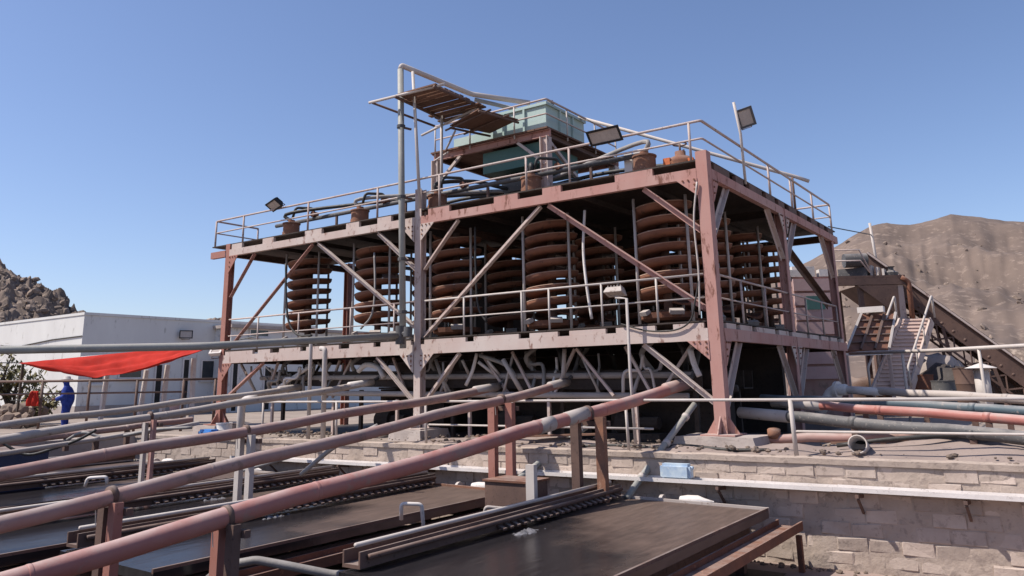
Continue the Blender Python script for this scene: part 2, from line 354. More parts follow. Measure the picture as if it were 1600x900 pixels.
cand = [p_ for p_ in cand if 62 < (p_-CAM).dot(fwd) < 90 and p_.z > 2 and -100 < 800+FPX*((p_-CAM).dot(RT))/((p_-CAM).dot(fwd)) < 190]
for p_ in rng.sample(cand, min(280, len(cand))):
    s = rng.choice((.12, .18, .25, .32, .45))
    inst('boulder', rng.choice(rocks), p_, crag, (rng.random()*6, rng.random()*6, rng.random()*6), (s, s*rng.uniform(.6, 1), s*rng.uniform(.5, .9)))
hcand = [WL[hr]+v.co for v in hr.data.vertices]; hcand = [p_ for p_ in hcand if 4 < p_.z and 80 < (p_-CAM).length < 185]
for p_ in rng.sample(hcand, 110):
    s = rng.choice((.15, .2, .3, .5)); inst('boulder', rng.choice(rocks), p_, hr, (rng.random()*6, rng.random()*6, 0), (s*1.4, s, s*.6))

# ------------------------------------------------------------------ retaining wall of cement blocks
wall = thing('block_wall', 'long low retaining wall of dusty cement blocks along the sunken floor', 'wall', (-4, -1.5, PZ))
v = []; f = []; nx, nz_ = 520, 34
for j in range(nz_+1):
    for i in range(nx+1):
        x = -17.5+26.5*i/nx; z = PZ-.05+(GZ-PZ+.05)*j/nz_
        v.append((x, -1.580-.018*max(-.6, noise.fractal((x*2.1, z*2.6, 2), 1, 2, 4)), z))
k = len(v); v += [(-17.5, -1.22, PZ-.05), (9, -1.22, PZ-.05), (9, -1.22, GZ), (-17.5, -1.22, GZ)]
for j in range(nz_):
    for i in range(nx): f.append((j*(nx+1)+i, j*(nx+1)+i+1, (j+1)*(nx+1)+i+1, (j+1)*(nx+1)+i))
f.append((k+1, k, k+3, k+2))
mk('wall_core', v, f, 'mortar', wall)
BL, BH = .46, .215
def blockmesh(seed, L):
    rg = random.Random(seed); bm = bmesh.new(); bmesh.ops.create_cube(bm, size=1)
    for v in bm.verts: v.co = Vector((v.co.x*(L-.022), v.co.y*.16, v.co.z*(BH-.02)))
    bmesh.ops.bevel(bm, geom=bm.edges[:], offset=.014, segments=1, affect='EDGES')
    for v in bm.verts: v.co += Vector((rg.uniform(-.016, .016), rg.uniform(-.012, .012), rg.uniform(-.014, .014)))
    me = bpy.data.meshes.new('block'); bm.to_mesh(me); bm.free(); me.materials.append(M['block']); return me
blocks = [blockmesh(i, BL) for i in range(8)]
rg = random.Random(2); rest = G(); nb = 0
for r in range(7):
    z = PZ+.07+BH*(r+.5)
    for i in range(-38, 20):
        x = i*BL+(BL/2 if r % 2 else 0)
        if x < -17.2 or x > 8.8: continue
        y = -1.512+rg.uniform(-.012, .022)
        if -4.2 < x < 7.2 and not (rg.random() < .06) and nb < 280:
            o = inst('block', rg.choice(blocks), (x, y, z), wall, (rg.uniform(-.02, .02), rg.uniform(-.015, .015), rg.uniform(-.03, .03))); nb += 1
        else: rest.box((x-BL/2+.012, y-.08, z-BH/2+.01), (x+BL/2-.012, y+.08, z+BH/2-.01))
o = rest.mk('far_blocks', 'block', wall); o['kind'] = 'stuff'
# rough mortar cap along the top edge
v = []; f = []; n = 150
for i in range(n+1):
    x = -17.5+26.5*i/n; a = .02*noise.noise((x*1.7, 0, 0)); b = .015*noise.noise((x*2.3, 5, 0))
    v += [(x, -1.62+a, PZ+.07+BH*7-.02), (x, -1.625+a, GZ+.03+b), (x, -1.40+a, GZ+.045+b), (x, -1.16, GZ+.012)]
for i in range(n):
    for k in range(3): f.append((i*4+k, (i+1)*4+k, (i+1)*4+k+1, i*4+k+1))
mk('mortar_cap', v, f, 'mortar', wall)
# pale sheet-metal launder channel carried on brackets along the wall
ch = thing('launder_channel', 'long dusty white channel ledge running along the block wall', 'channel', (-4, -1.75, -.7))
for i, (a, b) in enumerate(((-12.5, -7.6), (-7.598, -2.9), (-2.898, 2.4), (2.402, 8.9))):
    dz = (-.665, -.655, -.645, -.635)[i]
    prism('channel_length', [(-.17, .035), (-.17, -.03), (.17, -.03), (.17, .035), (.155, .035), (.155, -.015), (-.155, -.015), (-.155, .035)], (a, -1.765, dz), (b, -1.765, dz+.005), 'white', ch)
for x in (-11, -8.5, -5.9, -3.6, -1.6, .55, 2.75, 4.2, 6.3, 8):
    g = G(); g.bar((x, -1.6, -.75), (x, -1.96, -.72), .05, .05).bar((x, -1.62, -1.0), (x, -1.9, -.76), .035, .035)
    g.mk('bracket', 'steel_dark', ch)
# jerry can
def jerry(name, loc, L, W, H, mt1, mt2, label):
    t = thing(name, label, 'jerry can', loc)
    bm = bmesh.new(); bmesh.ops.create_cube(bm, size=1)
    for q in bm.verts: q.co = Vector((q.co.x*L, q.co.y*W, q.co.z*H))
    bmesh.ops.bevel(bm, geom=bm.edges[:], offset=.045, segments=4, affect='EDGES')
    me = bpy.data.meshes.new('can_body'); bm.to_mesh(me); bm.free(); me.materials.append(M[mt1]); autosmooth(inst('can_body', me, V(loc)+Vector((0, 0, H/2)), t), .5)
    if mt2 != mt1: pass
    else: box('can_label', (loc[0]-L*.3, loc[1]-W/2-.003, loc[2]+H*.2), (loc[0]+L*.3, loc[1]-W/2+.004, loc[2]+H*.55), mt2, t)
    tube('cap', [(loc[0]+L*.46, loc[1], loc[2]+H*.75), (loc[0]+L*.56, loc[1], loc[2]+H*.75)], .03, mt1, t, 10)
    return t
jerry('jerry_can', (-.22, -1.80, -.635), .56, .22, .27, 'can', 'can_blue', 'pale blue plastic jerry can lying on the white channel ledge')

# ================================================================== SPIRAL PLATFORM FRAME
FX = (0.0, -7.75, -15.7); FY = (0.0, 5.05, 10.05)
ZB, ZL = 5.1, 1.80            # undersides of upper and lower beams
DU, DL = 5.50, 2.20           # deck tops
fr = thing('spiral_platform_frame', 'big two-deck steel frame in faded red paint that carries the spirals', 'steel frame', (-7.85, 5, GZ))
for i, x in enumerate(FX):
    for j, y in enumerate(FY):
        top = 5.66 if (i == 0 and j == 0) else 5.5 if i == 2 and j == 0 else 5.44
        if i == 1 and j == 0: top = 6.05
        mt = ('steel', 'steel_pale', 'steel_red')[i]
        z0 = 0.02 if j == 0 else GZ
        if i == 0 and j == 0: c = mk('column', *barm((x, y, z0), (x, y, top), .24, .24, (0, 1, 0)), mt, fr)
        else: c = prism('column', iprof(.21, .21, .022), (x, y, z0), (x, y, top), mt, fr, (0, 1, 0) if j == 0 else (1, 0, 0))
        if j == 0:
            g = G(); g.box((x-.34, y-.34, .0), (x+.34, y+.34, .03))
            for dx, dy in ((1, 0), (-1, 0), (0, 1), (0, -1)):
                a = V(x+dx*.118, y+dy*.118, .03); b = V(x+dx*.33, y+dy*.33, .03); c2 = V(x+dx*.118, y+dy*.118, .36)
                nrm = V(-dy, dx, 0)*.012
                g.add([a-nrm, b-nrm, c2-nrm, a+nrm, b+nrm, c2+nrm], [(0, 1, 2), (5, 4, 3), (0, 3, 4, 1), (1, 4, 5, 2), (2, 5, 3, 0)])
            g.mk('base_plate', mt, fr)
XL = -16.55
def beam(name, a, b, h, mt, flip=1):
    return prism(name, [(p_[0]*flip, p_[1]) for p_ in cprof(.13, h)][::flip], a, b, mt, fr)
# upper and lower perimeter beams (front face at Y=0, right face at X=0)
for z, h in ((ZB, .205), (ZL, .24)):
    zc = z+h/2; up_ = z == ZB
    for (a, b, mt) in (((FX[1]+.105), -.12, 'steel'), ((FX[2]+.105), FX[1]-.105, 'steel_pale')):
        beam('front_beam', (a, -.06, zc), (b, -.06, zc), h, mt if up_ else 'steel_pale', -1)
    if up_: beam('front_beam', (XL, -.06, zc), (FX[2]-.105, -.06, zc), h, 'steel_red', -1)
    for a, b in ((.12, FY[1]-.105), (FY[1]+.105, FY[2]+(.6 if up_ else .3))):
        beam('side_beam', (.06, a, zc), (.06, b, zc), h, 'steel', 1 if False else -1)
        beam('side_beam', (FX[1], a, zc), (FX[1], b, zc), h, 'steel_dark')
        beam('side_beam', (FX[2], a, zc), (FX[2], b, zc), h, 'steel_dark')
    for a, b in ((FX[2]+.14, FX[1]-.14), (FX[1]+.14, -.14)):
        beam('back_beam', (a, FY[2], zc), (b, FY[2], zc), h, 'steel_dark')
        beam('middle_beam', (a, FY[1], zc), (b, FY[1], zc), h, 'steel_shade')
    # joists across
    for x in [-1.55*k for k in range(1, 11)]:
        if min(abs(x-q) for q in FX) < .4: continue
        bar('joist', (x, .02, z+h-.07), (x, FY[2]-.1, z+h-.07), .08, .12, 'steel_shade', fr)
# pads on the beams: deck bearers with open dark gaps between
rg = random.Random(4)
def pads(fixed, axis, a, b, z, mt, hh):
    x = a
    while x < b-.2:
        L = min(rg.choice((.5, .7, .9)) if hh > .11 else rg.choice((.55, .9, 1.3, .75)), b-x)
        lo, hi = (x, -.115, z), (x+L, -.03, z+hh)
        if axis == 'y': lo, hi = (.03, x, z), (.115, x+L, z+hh)
        box('deck_bearer', lo, hi, mt, fr); x += L+rg.choice((.7, 1.0, 1.4) if axis == 'x' and hh > .11 else (.25, .4, .3))
pads(0, 'x', -15.5, -8.1, ZB+.207, 'steel_pale', .155); pads(0, 'x', -7.4, -.2, ZB+.207, 'steel', .155)
pads(0, 'x', -15.5, -7.95, ZL+.242, 'steel_pale', .105); pads(0, 'x', -7.5, -.2, ZL+.242, 'steel_pale', .105)
pads(0, 'y', .3, 10.2, ZB+.207, 'steel_dark', .155); pads(0, 'y', .3, 10.0, ZL+.242, 'steel_pale', .105)
# deck plates, each its own sheet
def plates(z, y1, skip=()):
    ys = [0.0, 2.5, 5.0, 7.5, y1]
    x = -15.6 if z < 3 else XL
    n = 8
    for i in range(n):
        a, b = x+(0-x)*i/n, x+(0-x)*(i+1)/n
        for j in range(4):
            if (i, j) in skip: continue
            box('deck_plate', (a+.006, ys[j]-.09 if j == 0 else ys[j]+.006, z-.035), (b-.006 if i < n-1 else .09, ys[j+1]-.006, z-rg.uniform(0, .006)), 'steel_shade', fr)
plates(DU, 10.6, skip={(0, 2), (0, 3), (1, 2), (1, 3), (2, 2), (2, 3)})
plates(DL, 10.2, skip={(0, 2), (0, 3), (1, 2), (1, 3), (2, 2), (2, 3)})
# braces on the front face
def brace(a, b, wdt=.125, mt='steel_pale', y=-.03, name='brace'):
    return prism(name, lprof(wdt, .016), (a[0], y, a[1]), (b[0], y, b[1]), mt, fr, (0, -1, 0))
A1 = on_y(850, 322, 0).x; A2 = on_y(492, 385, 0).x
brace((A1-.1, ZB-.02), (-7.58, DL+.05)); brace((A1+.1, ZB-.02), (-.16, DL+.22), mt='steel')
brace((A2-.1, ZB-.02), (-15.5, DL+.05), mt='steel'); brace((A2+.1, ZB-.02), (-7.95, DL+.3))
brace((on_y(1005, 300, 0).x, ZB-.01), (-.15, 4.02), mt='steel'); brace((on_y(716, 345, 0).x, ZB-.01), (-7.6, 3.95))
brace((on_y(590, 362, 0).x, ZB-.01), (-7.9, 3.95)); brace((on_y(398, 396, 0).x, ZB-.01), (-15.55, 3.85), mt='steel')
brace((on_y(1005, 538, 0).x, ZL-.01), (-.15, .62), mt='steel_pale'); brace((on_y(718, 552, 0).x, ZL-.01), (-7.6, .62))
brace((on_y(588, 556, 0).x, ZL-.01), (-7.9, .6)); brace((on_y(412, 566, 0).x, ZL-.01), (-15.55, .75), mt='steel')
def sbrace(a, b, wdt=.11, mt='steel_pale', x=.04): return prism('brace', lprof(wdt, .016), (x, a[0], a[1]), (x, b[0], b[1]), mt, fr, (1, 0, 0))
for z1, z0 in ((ZB, 3.95), (ZL, .55)):
    sbrace((1.15, z1), (.15, z0)); sbrace((FY[1]-1.15, z1), (FY[1]-.15, z0)); sbrace((FY[1]+1.15, z1), (FY[1]+.15, z0)); sbrace((FY[2]-1.15, z1), (FY[2]-.15, z0))
sbrace((FY[1]+.3, ZB-.6), (FY[2]-.3, DL+.9), .16, 'steel_dark', -.1)
# triangular gussets at the joints
def gusset(x, z, dx, mt, L=.55, H=.55, axis='x'):
    t = .012
    if axis == 'x': P = [(x, z), (x+dx*L, z), (x, z-H)]; v = [(p_[0], y, p_[1]) for y in (-.135, -.135+2*t) for p_ in P]
    else: P = [(x, z), (x+dx*L, z), (x, z-H)]; v = [(xx, p_[0], p_[1]) for xx in (.135, .135-2*t) for p_ in P]
    gg = mk('gusset', v, [(0, 1, 2), (5, 4, 3), (0, 3, 4, 1), (1, 4, 5, 2), (2, 5, 3, 0)], mt, fr); b4 = G()
    for a, c in ((.12, -.08), (.42, -.08), (.68, -.08), (.12, -.36), (.12, -.62)):
        p_ = (x+dx*L*a, z+H*c)
        if axis == 'x': b4.cyl((p_[0], -.135, p_[1]), (p_[0], -.155, p_[1]), .022, 6)
        else: b4.cyl((.135, p_[0], p_[1]), (.155, p_[0], p_[1]), .022, 6)
    b4.mk('bolt_heads', 'rust', gg)['kind'] = 'stuff'
for z in (ZB, ZL):
    gusset(-.115, z, -1, 'steel', .45, .38); gusset(-7.64, z, 1, 'steel_pale', .45, .45); gusset(-7.86, z, -1, 'steel_pale', .45, .45); gusset(-15.59, z, 1, 'steel_red', .45, .55)
    gusset(.115, z, 1, 'steel', .35, .5, 'y')
    gusset(FY[1]-.15, z, -1, 'steel_pale', .3, .45, 'y'); gusset(FY[1]+.15, z, 1, 'steel_pale', .3, .45, 'y')
# handrails
def handrail(pts, zs, posts, mt='rail', r=.028, post_r=.026, prof=None):
    top = tube('handrail', bend([V(p_)+Vector((0, 0, zs[0])) for p_ in pts], .08), r, mt, fr, 8)
    for z in zs[1:]: tube('mid_rail', bend([V(p_)+Vector((0, 0, z)) for p_ in pts], .08), r*.75, mt, top, 6)
    for q in posts:
        if prof == 'angle': prism('rail_post', lprof(.07, .01), V(q), V(q)+Vector((0, 0, zs[0])), mt, top, (0, 1, 0))
        else: tube('rail_post', [V(q), V(q)+Vector((0, 0, zs[0]))], post_r, mt, top, 6)
    return top
zt = .84
handrail([(-16.5, 1.6, DU), (-16.5, -.02, DU), (0.02, -.02, DU), (.02, 10.5, DU), (-2.6, 10.5, DU)], (zt, .45),
         [(x, -.02, DU) for x in (-16.5, -15.1, -12.1, -9.3, -7.1, -4.4, -3.2, -.25)] + [(.02, y, DU) for y in (4.4, 6.3, 8.4, 10.5)] + [(-16.5, 1.6, DU), (-2.6, 10.5, DU), (-1.3, 10.5, DU)], 'rail', .03, .03)
handrail([(-16.5, 10.5, DU), (-8, 10.5, DU), (-2.7, 10.5, DU)], (zt, .45), [(x, 10.5, DU) for x in (-16.4, -14, -12, -10, -8, -6, -4.2)], 'rail')
handrail([(-15.5, -.04, DL), (-7.92, -.04, DL)], (.92, .42), [(x, -.04, DL) for x in (-14.1, -12.3, -10.2, -8.6)], 'rail', .024)
handrail([(-7.55, -.04, DL), (-.16, -.04, DL)], (.92, .45), [(x, -.04, DL) for x in (-6.3, -4.6, -3.85, -2.5, -1.2)], 'galv', .024)
handrail([(.03, .2, DL), (.03, 10.0, DL)], (.92, .45), [(.03, y, DL) for y in (1.6, 3.2, 6.6, 8.2, 9.9)], 'rail', .024)
# black sheets added to darken the bays behind the spirals, open joints between
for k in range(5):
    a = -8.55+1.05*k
    box('back_blackout', (a+.02, 10.24, DL+.01), (a+1.03, 10.27, ZB+.2-.12*(k % 3 == 1)), 'steel_shade', fr)
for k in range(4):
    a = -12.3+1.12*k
    box('inner_blackout', (a+.02, 5.30, DL+.01), (a+1.09, 5.33, ZB-.02-.25*(k % 2)), 'steel_shade', fr)  # inner row of added sheets, blocks the sky between the spirals
# open stair at the back left between the decks
st = thing('steel_stair', 'dark open-tread steel stair seen behind the leftmost spirals', 'stair', (-15.2, 8.2, DL))
for y in (7.8, 8.6): bar('stringer', (-11.3, y, DL), (-14.6, y, DU), .05, .2, 'steel_dark', st)
for k in range(13):
    t = (k+.5)/13; c = V(-11.3, 8.2, DL).lerp(V(-14.6, 8.2, DU), t)
    box('tread', (c.x-.13, 7.83, c.z-.02), (c.x+.13, 8.57, c.z+.02), 'steel_dark', st)
for y in (7.8, 8.6): tube('stair_rail', [(-11.3, y, DL+.9), (-14.6, y, DU+.9)], .025, 'steel_dark', st, 6)
# concrete plinths under the front columns
def plinth(x, lab, sx=.75):
    rg = random.Random(int(x*10)); bm = bmesh.new(); bmesh.ops.create_cube(bm, size=1); bmesh.ops.subdivide_edges(bm, edges=bm.edges[:], cuts=4, use_grid_fill=True)
    for v in bm.verts:
        q = v.co; s = 1+.10*(.5-q.z)
        v.co = Vector((q.x*2*sx*s, q.y*1.05*s, q.z*.30)); 
        v.co += .035*Vector((noise.noise(v.co*3+Vector((x, 0, 0))), noise.noise(v.co*3+Vector((x, 7, 0))), .5*noise.noise(v.co*4) if q.z < .45 else .25*min(0, noise.noise(v.co*4))))
    me = bpy.data.meshes.new('concrete_plinth'); bm.to_mesh(me); bm.free(); me.materials.append(M['concrete'])
    return tag(inst('concrete_plinth', me, (x, 0, -.152)), lab, 'plinth', 'concrete plinths under the columns')
plinth(0, 'rough concrete plinth under the near corner column'); plinth(-7.75, 'concrete plinth under the middle front column', .5); plinth(-15.7, 'concrete plinth under the left front column', .5)

# ================================================================== SPIRAL CONCENTRATORS
def make_spiral():
    t = thing('spiral_concentrator', '', 'spiral concentrator', (0, 0, DL), 'spiral concentrators in rows')
    prof = [(.10, .12), (.30, .045), (.48, .03), (.60, .08), (.665, .165), (.685, .17), (.70, .15), (.695, .08), (.66, .01), (.58, -.035), (.44, -.04), (.28, .0), (.10, .07)]
    zt_, zb_ = 4.93, 2.68; pitch = .31; nseg = 26; turns = (zt_-zb_)/pitch; N = int(turns*nseg); v = []; f = []; n = len(prof)
    for i in range(N+1):
        a = i/nseg*2*math.pi; z = zb_+pitch*i/nseg
        for r, h in prof: r *= .965; v.append((r*math.cos(a), r*math.sin(a), z+h*.74))
    for i in range(N):
        for k in range(n): f.append((i*n+k, i*n+(k+1) % n, (i+1)*n+(k+1) % n, (i+1)*n+k))
    f += [tuple(range(n)), tuple(reversed(range(N*n, N*n+n)))]
    o = mk('trough', v, f, 'trough', t); o.data.flip_normals(); autosmooth(o, .9)
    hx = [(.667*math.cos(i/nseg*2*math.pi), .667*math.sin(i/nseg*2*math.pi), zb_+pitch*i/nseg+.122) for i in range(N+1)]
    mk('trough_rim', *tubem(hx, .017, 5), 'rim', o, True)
    tube('center_column', [(0, 0, DL), (0, 0, 5.05)], .10, 'steel_dark', t, 12)
    for k, a in enumerate((-2.25, -.35, 1.5)):
        x, y = .715*math.cos(a), .715*math.sin(a)
        tube('support_post', [(x, y, DL), (x, y, 5.08)], .035, 'galv', t, 8)
    # splitter box at the foot
    g = G(); v_, f_ = lathe([(.5, 0), (.62, .05), (.64, .17), (.60, .17), (.56, .06), (.05, .05)], (0, 0, DL+.12), 18)
    g.add(v_, f_); pb_ = g.mk('product_box', 'rust', t)
    for a, w2 in ((-2.0, .22), (-.9, .3)):
        x, y = .62*math.cos(a), .62*math.sin(a); mk('splitter', *barm((x, y, DL+.32), (x*1.2, y*1.2, DL+.26), w2, .09), 'pipe_grey', pb_)
    # feed drum on the deck above
    d = mk('feed_drum', *lathe([(.27, 0), (.27, .12), (.25, .125), (.25, .36), (.275, .365), (.275, .40), (.25, .41), (.10, .44), (.10, .5), (.02, .5)], (0, -.80, DU+.06), 18), 'rust_bright', t)
    autosmooth(d); mk('drum_base', *lathe([(.36, 0), (.36, .07), (.2, .07)], (0, -.80, DU-.005), 14), 'steel_dark', d)
    return t
sp = make_spiral()
SX = (-1.55, -4.6, -7.6, -10.5, -13.45); SY = (1.3, 3.75, 6.2, 8.6)
names = ('nearest the corner column', 'second from the corner column', 'middle, just right of the tall riser pipe', 'fourth from the corner column', 'farthest left')
rows = ('front row', 'second row', 'third row', 'back row')
first = True; SPIR = []
for j, y in enumerate(SY):
    for i, x in enumerate(SX):
        if j >= 2 and i >= 3: continue
        if j == 1 and i == 4: continue
        s = sp if first else copy_tree(sp, (x, y, DL)); first = False
        s.location = (x, y, DL); WL[s] = V(x, y, DL); [setattr(c, 'rotation_euler', (0, 0, (0, .9, 2.1, .4, 1.5)[i]+.5*j)) for c in s.children if c.name.startswith('trough')]
        s['label'] = ('rust-brown spiral concentrator in the %s, ' % rows[j]) + names[i]
        SPIR.append((x, y))

# ================================================================== TOWER, TANK AND RISER ON THE UPPER DECK
TX0, TX1, TY0, TY1, TZ = -8.9, -5.1, 2.0, 5.9, 7.68
tw = thing('tank_tower', 'small steel tower on the upper deck that holds up the green tank', 'steel tower', (-7, 4, DU))
for x in (TX0, TX1):
    for y in (TY0, TY1): prism('tower_column', iprof(.24, .24, .03), (x, y, DU), (x, y, TZ-.2), 'steel_pale', tw, (1, 0, 0))
for y in (TY0, TY1): prism('tower_beam', cprof(.1, .2), (TX0-.15, y, TZ-.1), (TX1+.15, y, TZ-.1), 'steel', tw)
for x in (TX0, TX1, -7): prism('tower_beam', cprof(.1, .18), (x, TY0+.06, TZ-.1), (x, TY1-.06, TZ-.1), 'steel_dark', tw)
for k in range(10):
    a = TX0-.15+4.1*k/10; box('floor_plank', (a+.01, TY0-.12, TZ+.003), (a+.40, TY1+.12, TZ+.05), 'wood2', tw)
for (x, dx) in ((TX0, 1), (TX1, -1)): bar('knee_brace', (x, TY0, TZ-.95), (x+dx*.9, TY0, TZ-.2), .08, .08, 'steel_pale', tw)
bar('knee_brace', (TX1, TY0+.1, TZ-.25), (TX1, TY0+1.6, TZ-1.0), .09, .09, 'steel_pale', tw)
tr = tube('handrail', bend([(TX0, TY0-.08, TZ+.84), (TX1+.1, TY0-.08, TZ+.84), (TX1+.1, TY1, TZ+.84)], .06), .03, 'rail', tw, 8)
tube('mid_rail', bend([(TX0, TY0-.08, TZ+.42), (TX1+.1, TY0-.08, TZ+.42), (TX1+.1, TY1, TZ+.42)], .06), .022, 'rail', tr, 6)
for q in ((TX0, TY0-.08), (-7.6, TY0-.08), (-6.05, TY0-.08), (TX1+.1, TY0+1.0), (TX1+.1, TY0+2.6), (TX1+.1, TY1)): tube('rail_post', [(*q, TZ-.1), (*q, TZ+.84)], .026, 'galv', tr, 6)
tk = thing('green_tank', 'pale green steel feed tank on the tower above the spirals', 'tank', (-6.7, 3.2, TZ+.06))
g = G(); g.box((-7.0, 2.22, TZ+.06), (-5.2, 4.3, TZ+.86)); g.mk('tank_body', 'green', tk)
box('side_launder', (-8.5, 2.3, TZ+.06), (-7.03, 3.6, TZ+.46), 'green', tk)
for z in (TZ+.80,): 
    g = G()
    for a, b in (((-7.05, 2.17), (-5.15, 2.23)), ((-7.05, 4.29), (-5.15, 4.35)), ((-7.05, 2.23), (-6.99, 4.29)), ((-5.21, 2.23), (-5.15, 4.29))): g.box((*a, z), (*b, z+.08))
    g.mk('tank_rim', 'green', tk)
for x in (-6.6, -5.9): box('stiffener', (x-.03, 2.16, TZ+.08), (x+.03, 2.217, TZ+.79), 'green', tk)
for y in (2.9, 3.6): box('stiffener', (-5.197, y-.03, TZ+.08), (-5.14, y+.03, TZ+.79), 'green', tk)
# agitator motor on top
g = G(); g.cyl((-5.9, 2.9, TZ+1.06), (-5.45, 3.0, TZ+1.06), .15, 14); mo = autosmooth(g.mk('agitator_motor', 'pipe_dark', tk))
box('motor_mount', (-6.0, 2.8, TZ+.865), (-5.4, 3.1, TZ+.92), 'steel_dark', tk)
box('control_box', (-6.35, 2.7, TZ+.87), (-6.1, 2.95, TZ+1.02), 'white', tk)
box('control_box', (-6.95, 2.5, TZ+.87), (-6.8, 2.7, TZ+.98), 'black', tk)
# hopper and spider distributor hanging under the tower floor
hp = thing('distributor_hopper', 'dark green distributor box hanging under the tower floor', 'hopper', (-6.6, 3, 6.9))
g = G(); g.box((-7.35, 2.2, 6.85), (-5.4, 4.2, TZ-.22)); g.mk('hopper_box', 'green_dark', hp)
v, f = lathe([(.16, -.75), (.62, -.55), (.70, -.32), (.70, -.16), (.3, -.0)], (-6.5, 3.1, 6.84), 18); autosmooth(mk('distributor_bowl', v, f, 'pipe_dark', hp))
tube('hopper_outlet', [(-6.5, 3.1, 6.35), (-6.5, 3.1, DU)], .09, 'pipe_dark', hp, 10)
for i, (x, y) in enumerate(SPIR):
    d = Vector((x+6.5, y-3.9, 0)); 
    if d.length < .1: d = Vector((.3, .3, 0))
    dn = d.normalized(); s = V(-6.5, 3.1, 6.4)+dn*.6
    e = V(x, y-.8, DU+.5); mid = s.lerp(e, .5)+Vector((0, 0, .18+.05*(i % 3))); 
    h = tube('feed_hose', spline([s, s+dn*.35+Vector((0, 0, .02)), mid, e+Vector((0, 0, .3)), e], 5), .055, 'hose' if i % 3 else 'hose_grey', None, 8)
    lx = 'front' if j == 0 else 'rear'
    tag(h, 'feed hose to the %s spiral %s' % (rows[SY.index(y)], names[SX.index(x)]) , 'hose', 'feed hoses of the spirals')
# riser pipe
riser = thing('riser_pipe', 'tall grey riser pipe climbing past both decks and over into the green tank', 'pipe', (-7.95, -.36, 1.7))
R0, R1 = V(-7.97, -.38, 1.95), V(-8.2, -.36, 9.42)
tube('riser', [R0, R0.lerp(R1, .5), R1], .085, 'galv_green', riser, 12)
E1, E2, E3 = on_y(646, 110, -.1), on_y(736, 147, 1.9), on_y(828, 161, 3.1)
tube('overhead_pipe', bend([R1, R1+Vector((.02, .02, .12)), E1, E2, E3], .12, 6), .075, 'galv', riser, 12)
tube('overhead_pipe', bend([E2+Vector((.05, .1, -.15)), E3+Vector((-.15, .1, -.22)), E3+Vector((-.1, .2, -.6))], .1), .06, 'galv_green', riser, 10)
for t in (.12, .3, .52, .78): 
    c = R0.lerp(R1, t); mk('pipe_collar', *tubem([c-Vector((0, 0, .04)), c+Vector((0, 0, .04))], .115, 12), 'pipe_dark', riser)
    bar('bracket', c+Vector((0, .1, 0)), c+Vector((.05, .34, 0)), .05, .05, 'steel_dark', riser)
HZ = [R0+Vector((0, 0, .4)), V(-8.0, -.45, 2.22), V(-8.6, -.75, 2.2), on_z(320, 541, 1.92), on_z(0, 547, 1.86), on_z(-160, 551, 1.82)]
tube('long_branch_pipe', bend([V(-8.02, -.42, 2.26)]+HZ[3:], .2), .08, 'galv_green', riser, 12)
g = G(); g.cyl((-8.02, -.42, 2.05), (-8.02, -.42, 2.5), .13, 12); g.cyl((-8.3, -.5, 2.26), (-8.0, -.42, 2.26), .12, 12); g.cyl((-7.85, -.5, 2.3), (-7.6, -.6, 2.32), .05, 8); g.cyl((-7.6, -.62, 2.2), (-7.6, -.6, 2.44), .11, 12)
autosmooth(g.mk('valve', 'pipe_dark', riser))
# scaffold walkway of planks from the riser to the tank
sc = thing('plank_walkway', 'high scaffold walkway of brown planks leading from the riser pole to the tank', 'walkway', (-7.6, -.4, DU))
tube('scaffold_pole', [(-7.6, -.2, DU), on_y(645, 112, -.2)], .042, 'galv', sc, 8)
for q, zt2 in (((-8.07, 1.22), 8.85), ((-7.0, 3.3), 8.75)): tube('scaffold_pole', [(*q, DU), (*q, zt2)], .042, 'galv', sc, 8)
CZ = 8.6
tube('ledger', [(-9.0, -.72, CZ-.06), (-6.6, -.42, CZ-.0)], .04, 'galv', sc, 8)
tube('ledger', [(-8.05, -.7, CZ-.10), (-8.2, 1.5, CZ-.12)], .045, 'steel_dark', sc, 8)
tube('ledger', [(-6.85, -.55, CZ-.05), (-6.8, 1.4, CZ-.05)], .045, 'steel_dark', sc, 8)
tube('ledger', [(-8.9, -.7, CZ-.08), (-8.05, .9, CZ-.5)], .035, 'steel_dark', sc, 8)
tube('ledger', [(-8.8, 1.2, CZ-.55), (-6.7, 1.35, CZ-.05)], .035, 'galv', sc, 8)
tube('ledger', [(-8.6, 2.0, CZ-.9), (-7.4, 1.0, CZ-.75)], .03, 'galv', sc, 8)
tube('ledger', [(-9.0, 2.0, CZ-1.1), (-7.9, 1.3, CZ-1.2)], .025, 'galv', sc, 8)
rg = random.Random(9)
y = -.62
for k in range(11):
    wd = rg.choice((.18, .2, .22)); a = rg.uniform(-.05, .22 if k > 5 else .06); b = rg.uniform(-.05, .1)
    z = CZ+rg.uniform(-.006, .012)-(.03*(k-5) if k > 5 else 0)
    mk('plank', *barm((-8.08-b-.03*k, y+wd/2, z), (-6.82+a, y+wd/2+.06, z+.02), wd-.02, .04), 'wood', sc); y += wd
QZ = 8.0; q4 = [on_z(703, 197, QZ), on_z(748, 171, QZ), on_z(810, 189, QZ), on_z(766, 210, QZ)]
for k in range(3):
    a, b, c, d = q4[0].lerp(q4[3], k/3), q4[1].lerp(q4[2], k/3), q4[1].lerp(q4[2], (k+.97)/3), q4[0].lerp(q4[3], (k+.97)/3)
    dz = Vector((0, 0, .03)); e = Vector((0, 0, .012*k)); P = [p_+e for p_ in (a, b, c, d)]
    mk('plywood_sheet', [p_ for p_ in P]+[p_+dz for p_ in P], [(3, 2, 1, 0), (4, 5, 6, 7), (0, 1, 5, 4), (1, 2, 6, 5), (2, 3, 7, 6), (3, 0, 4, 7)], 'wood2', sc)
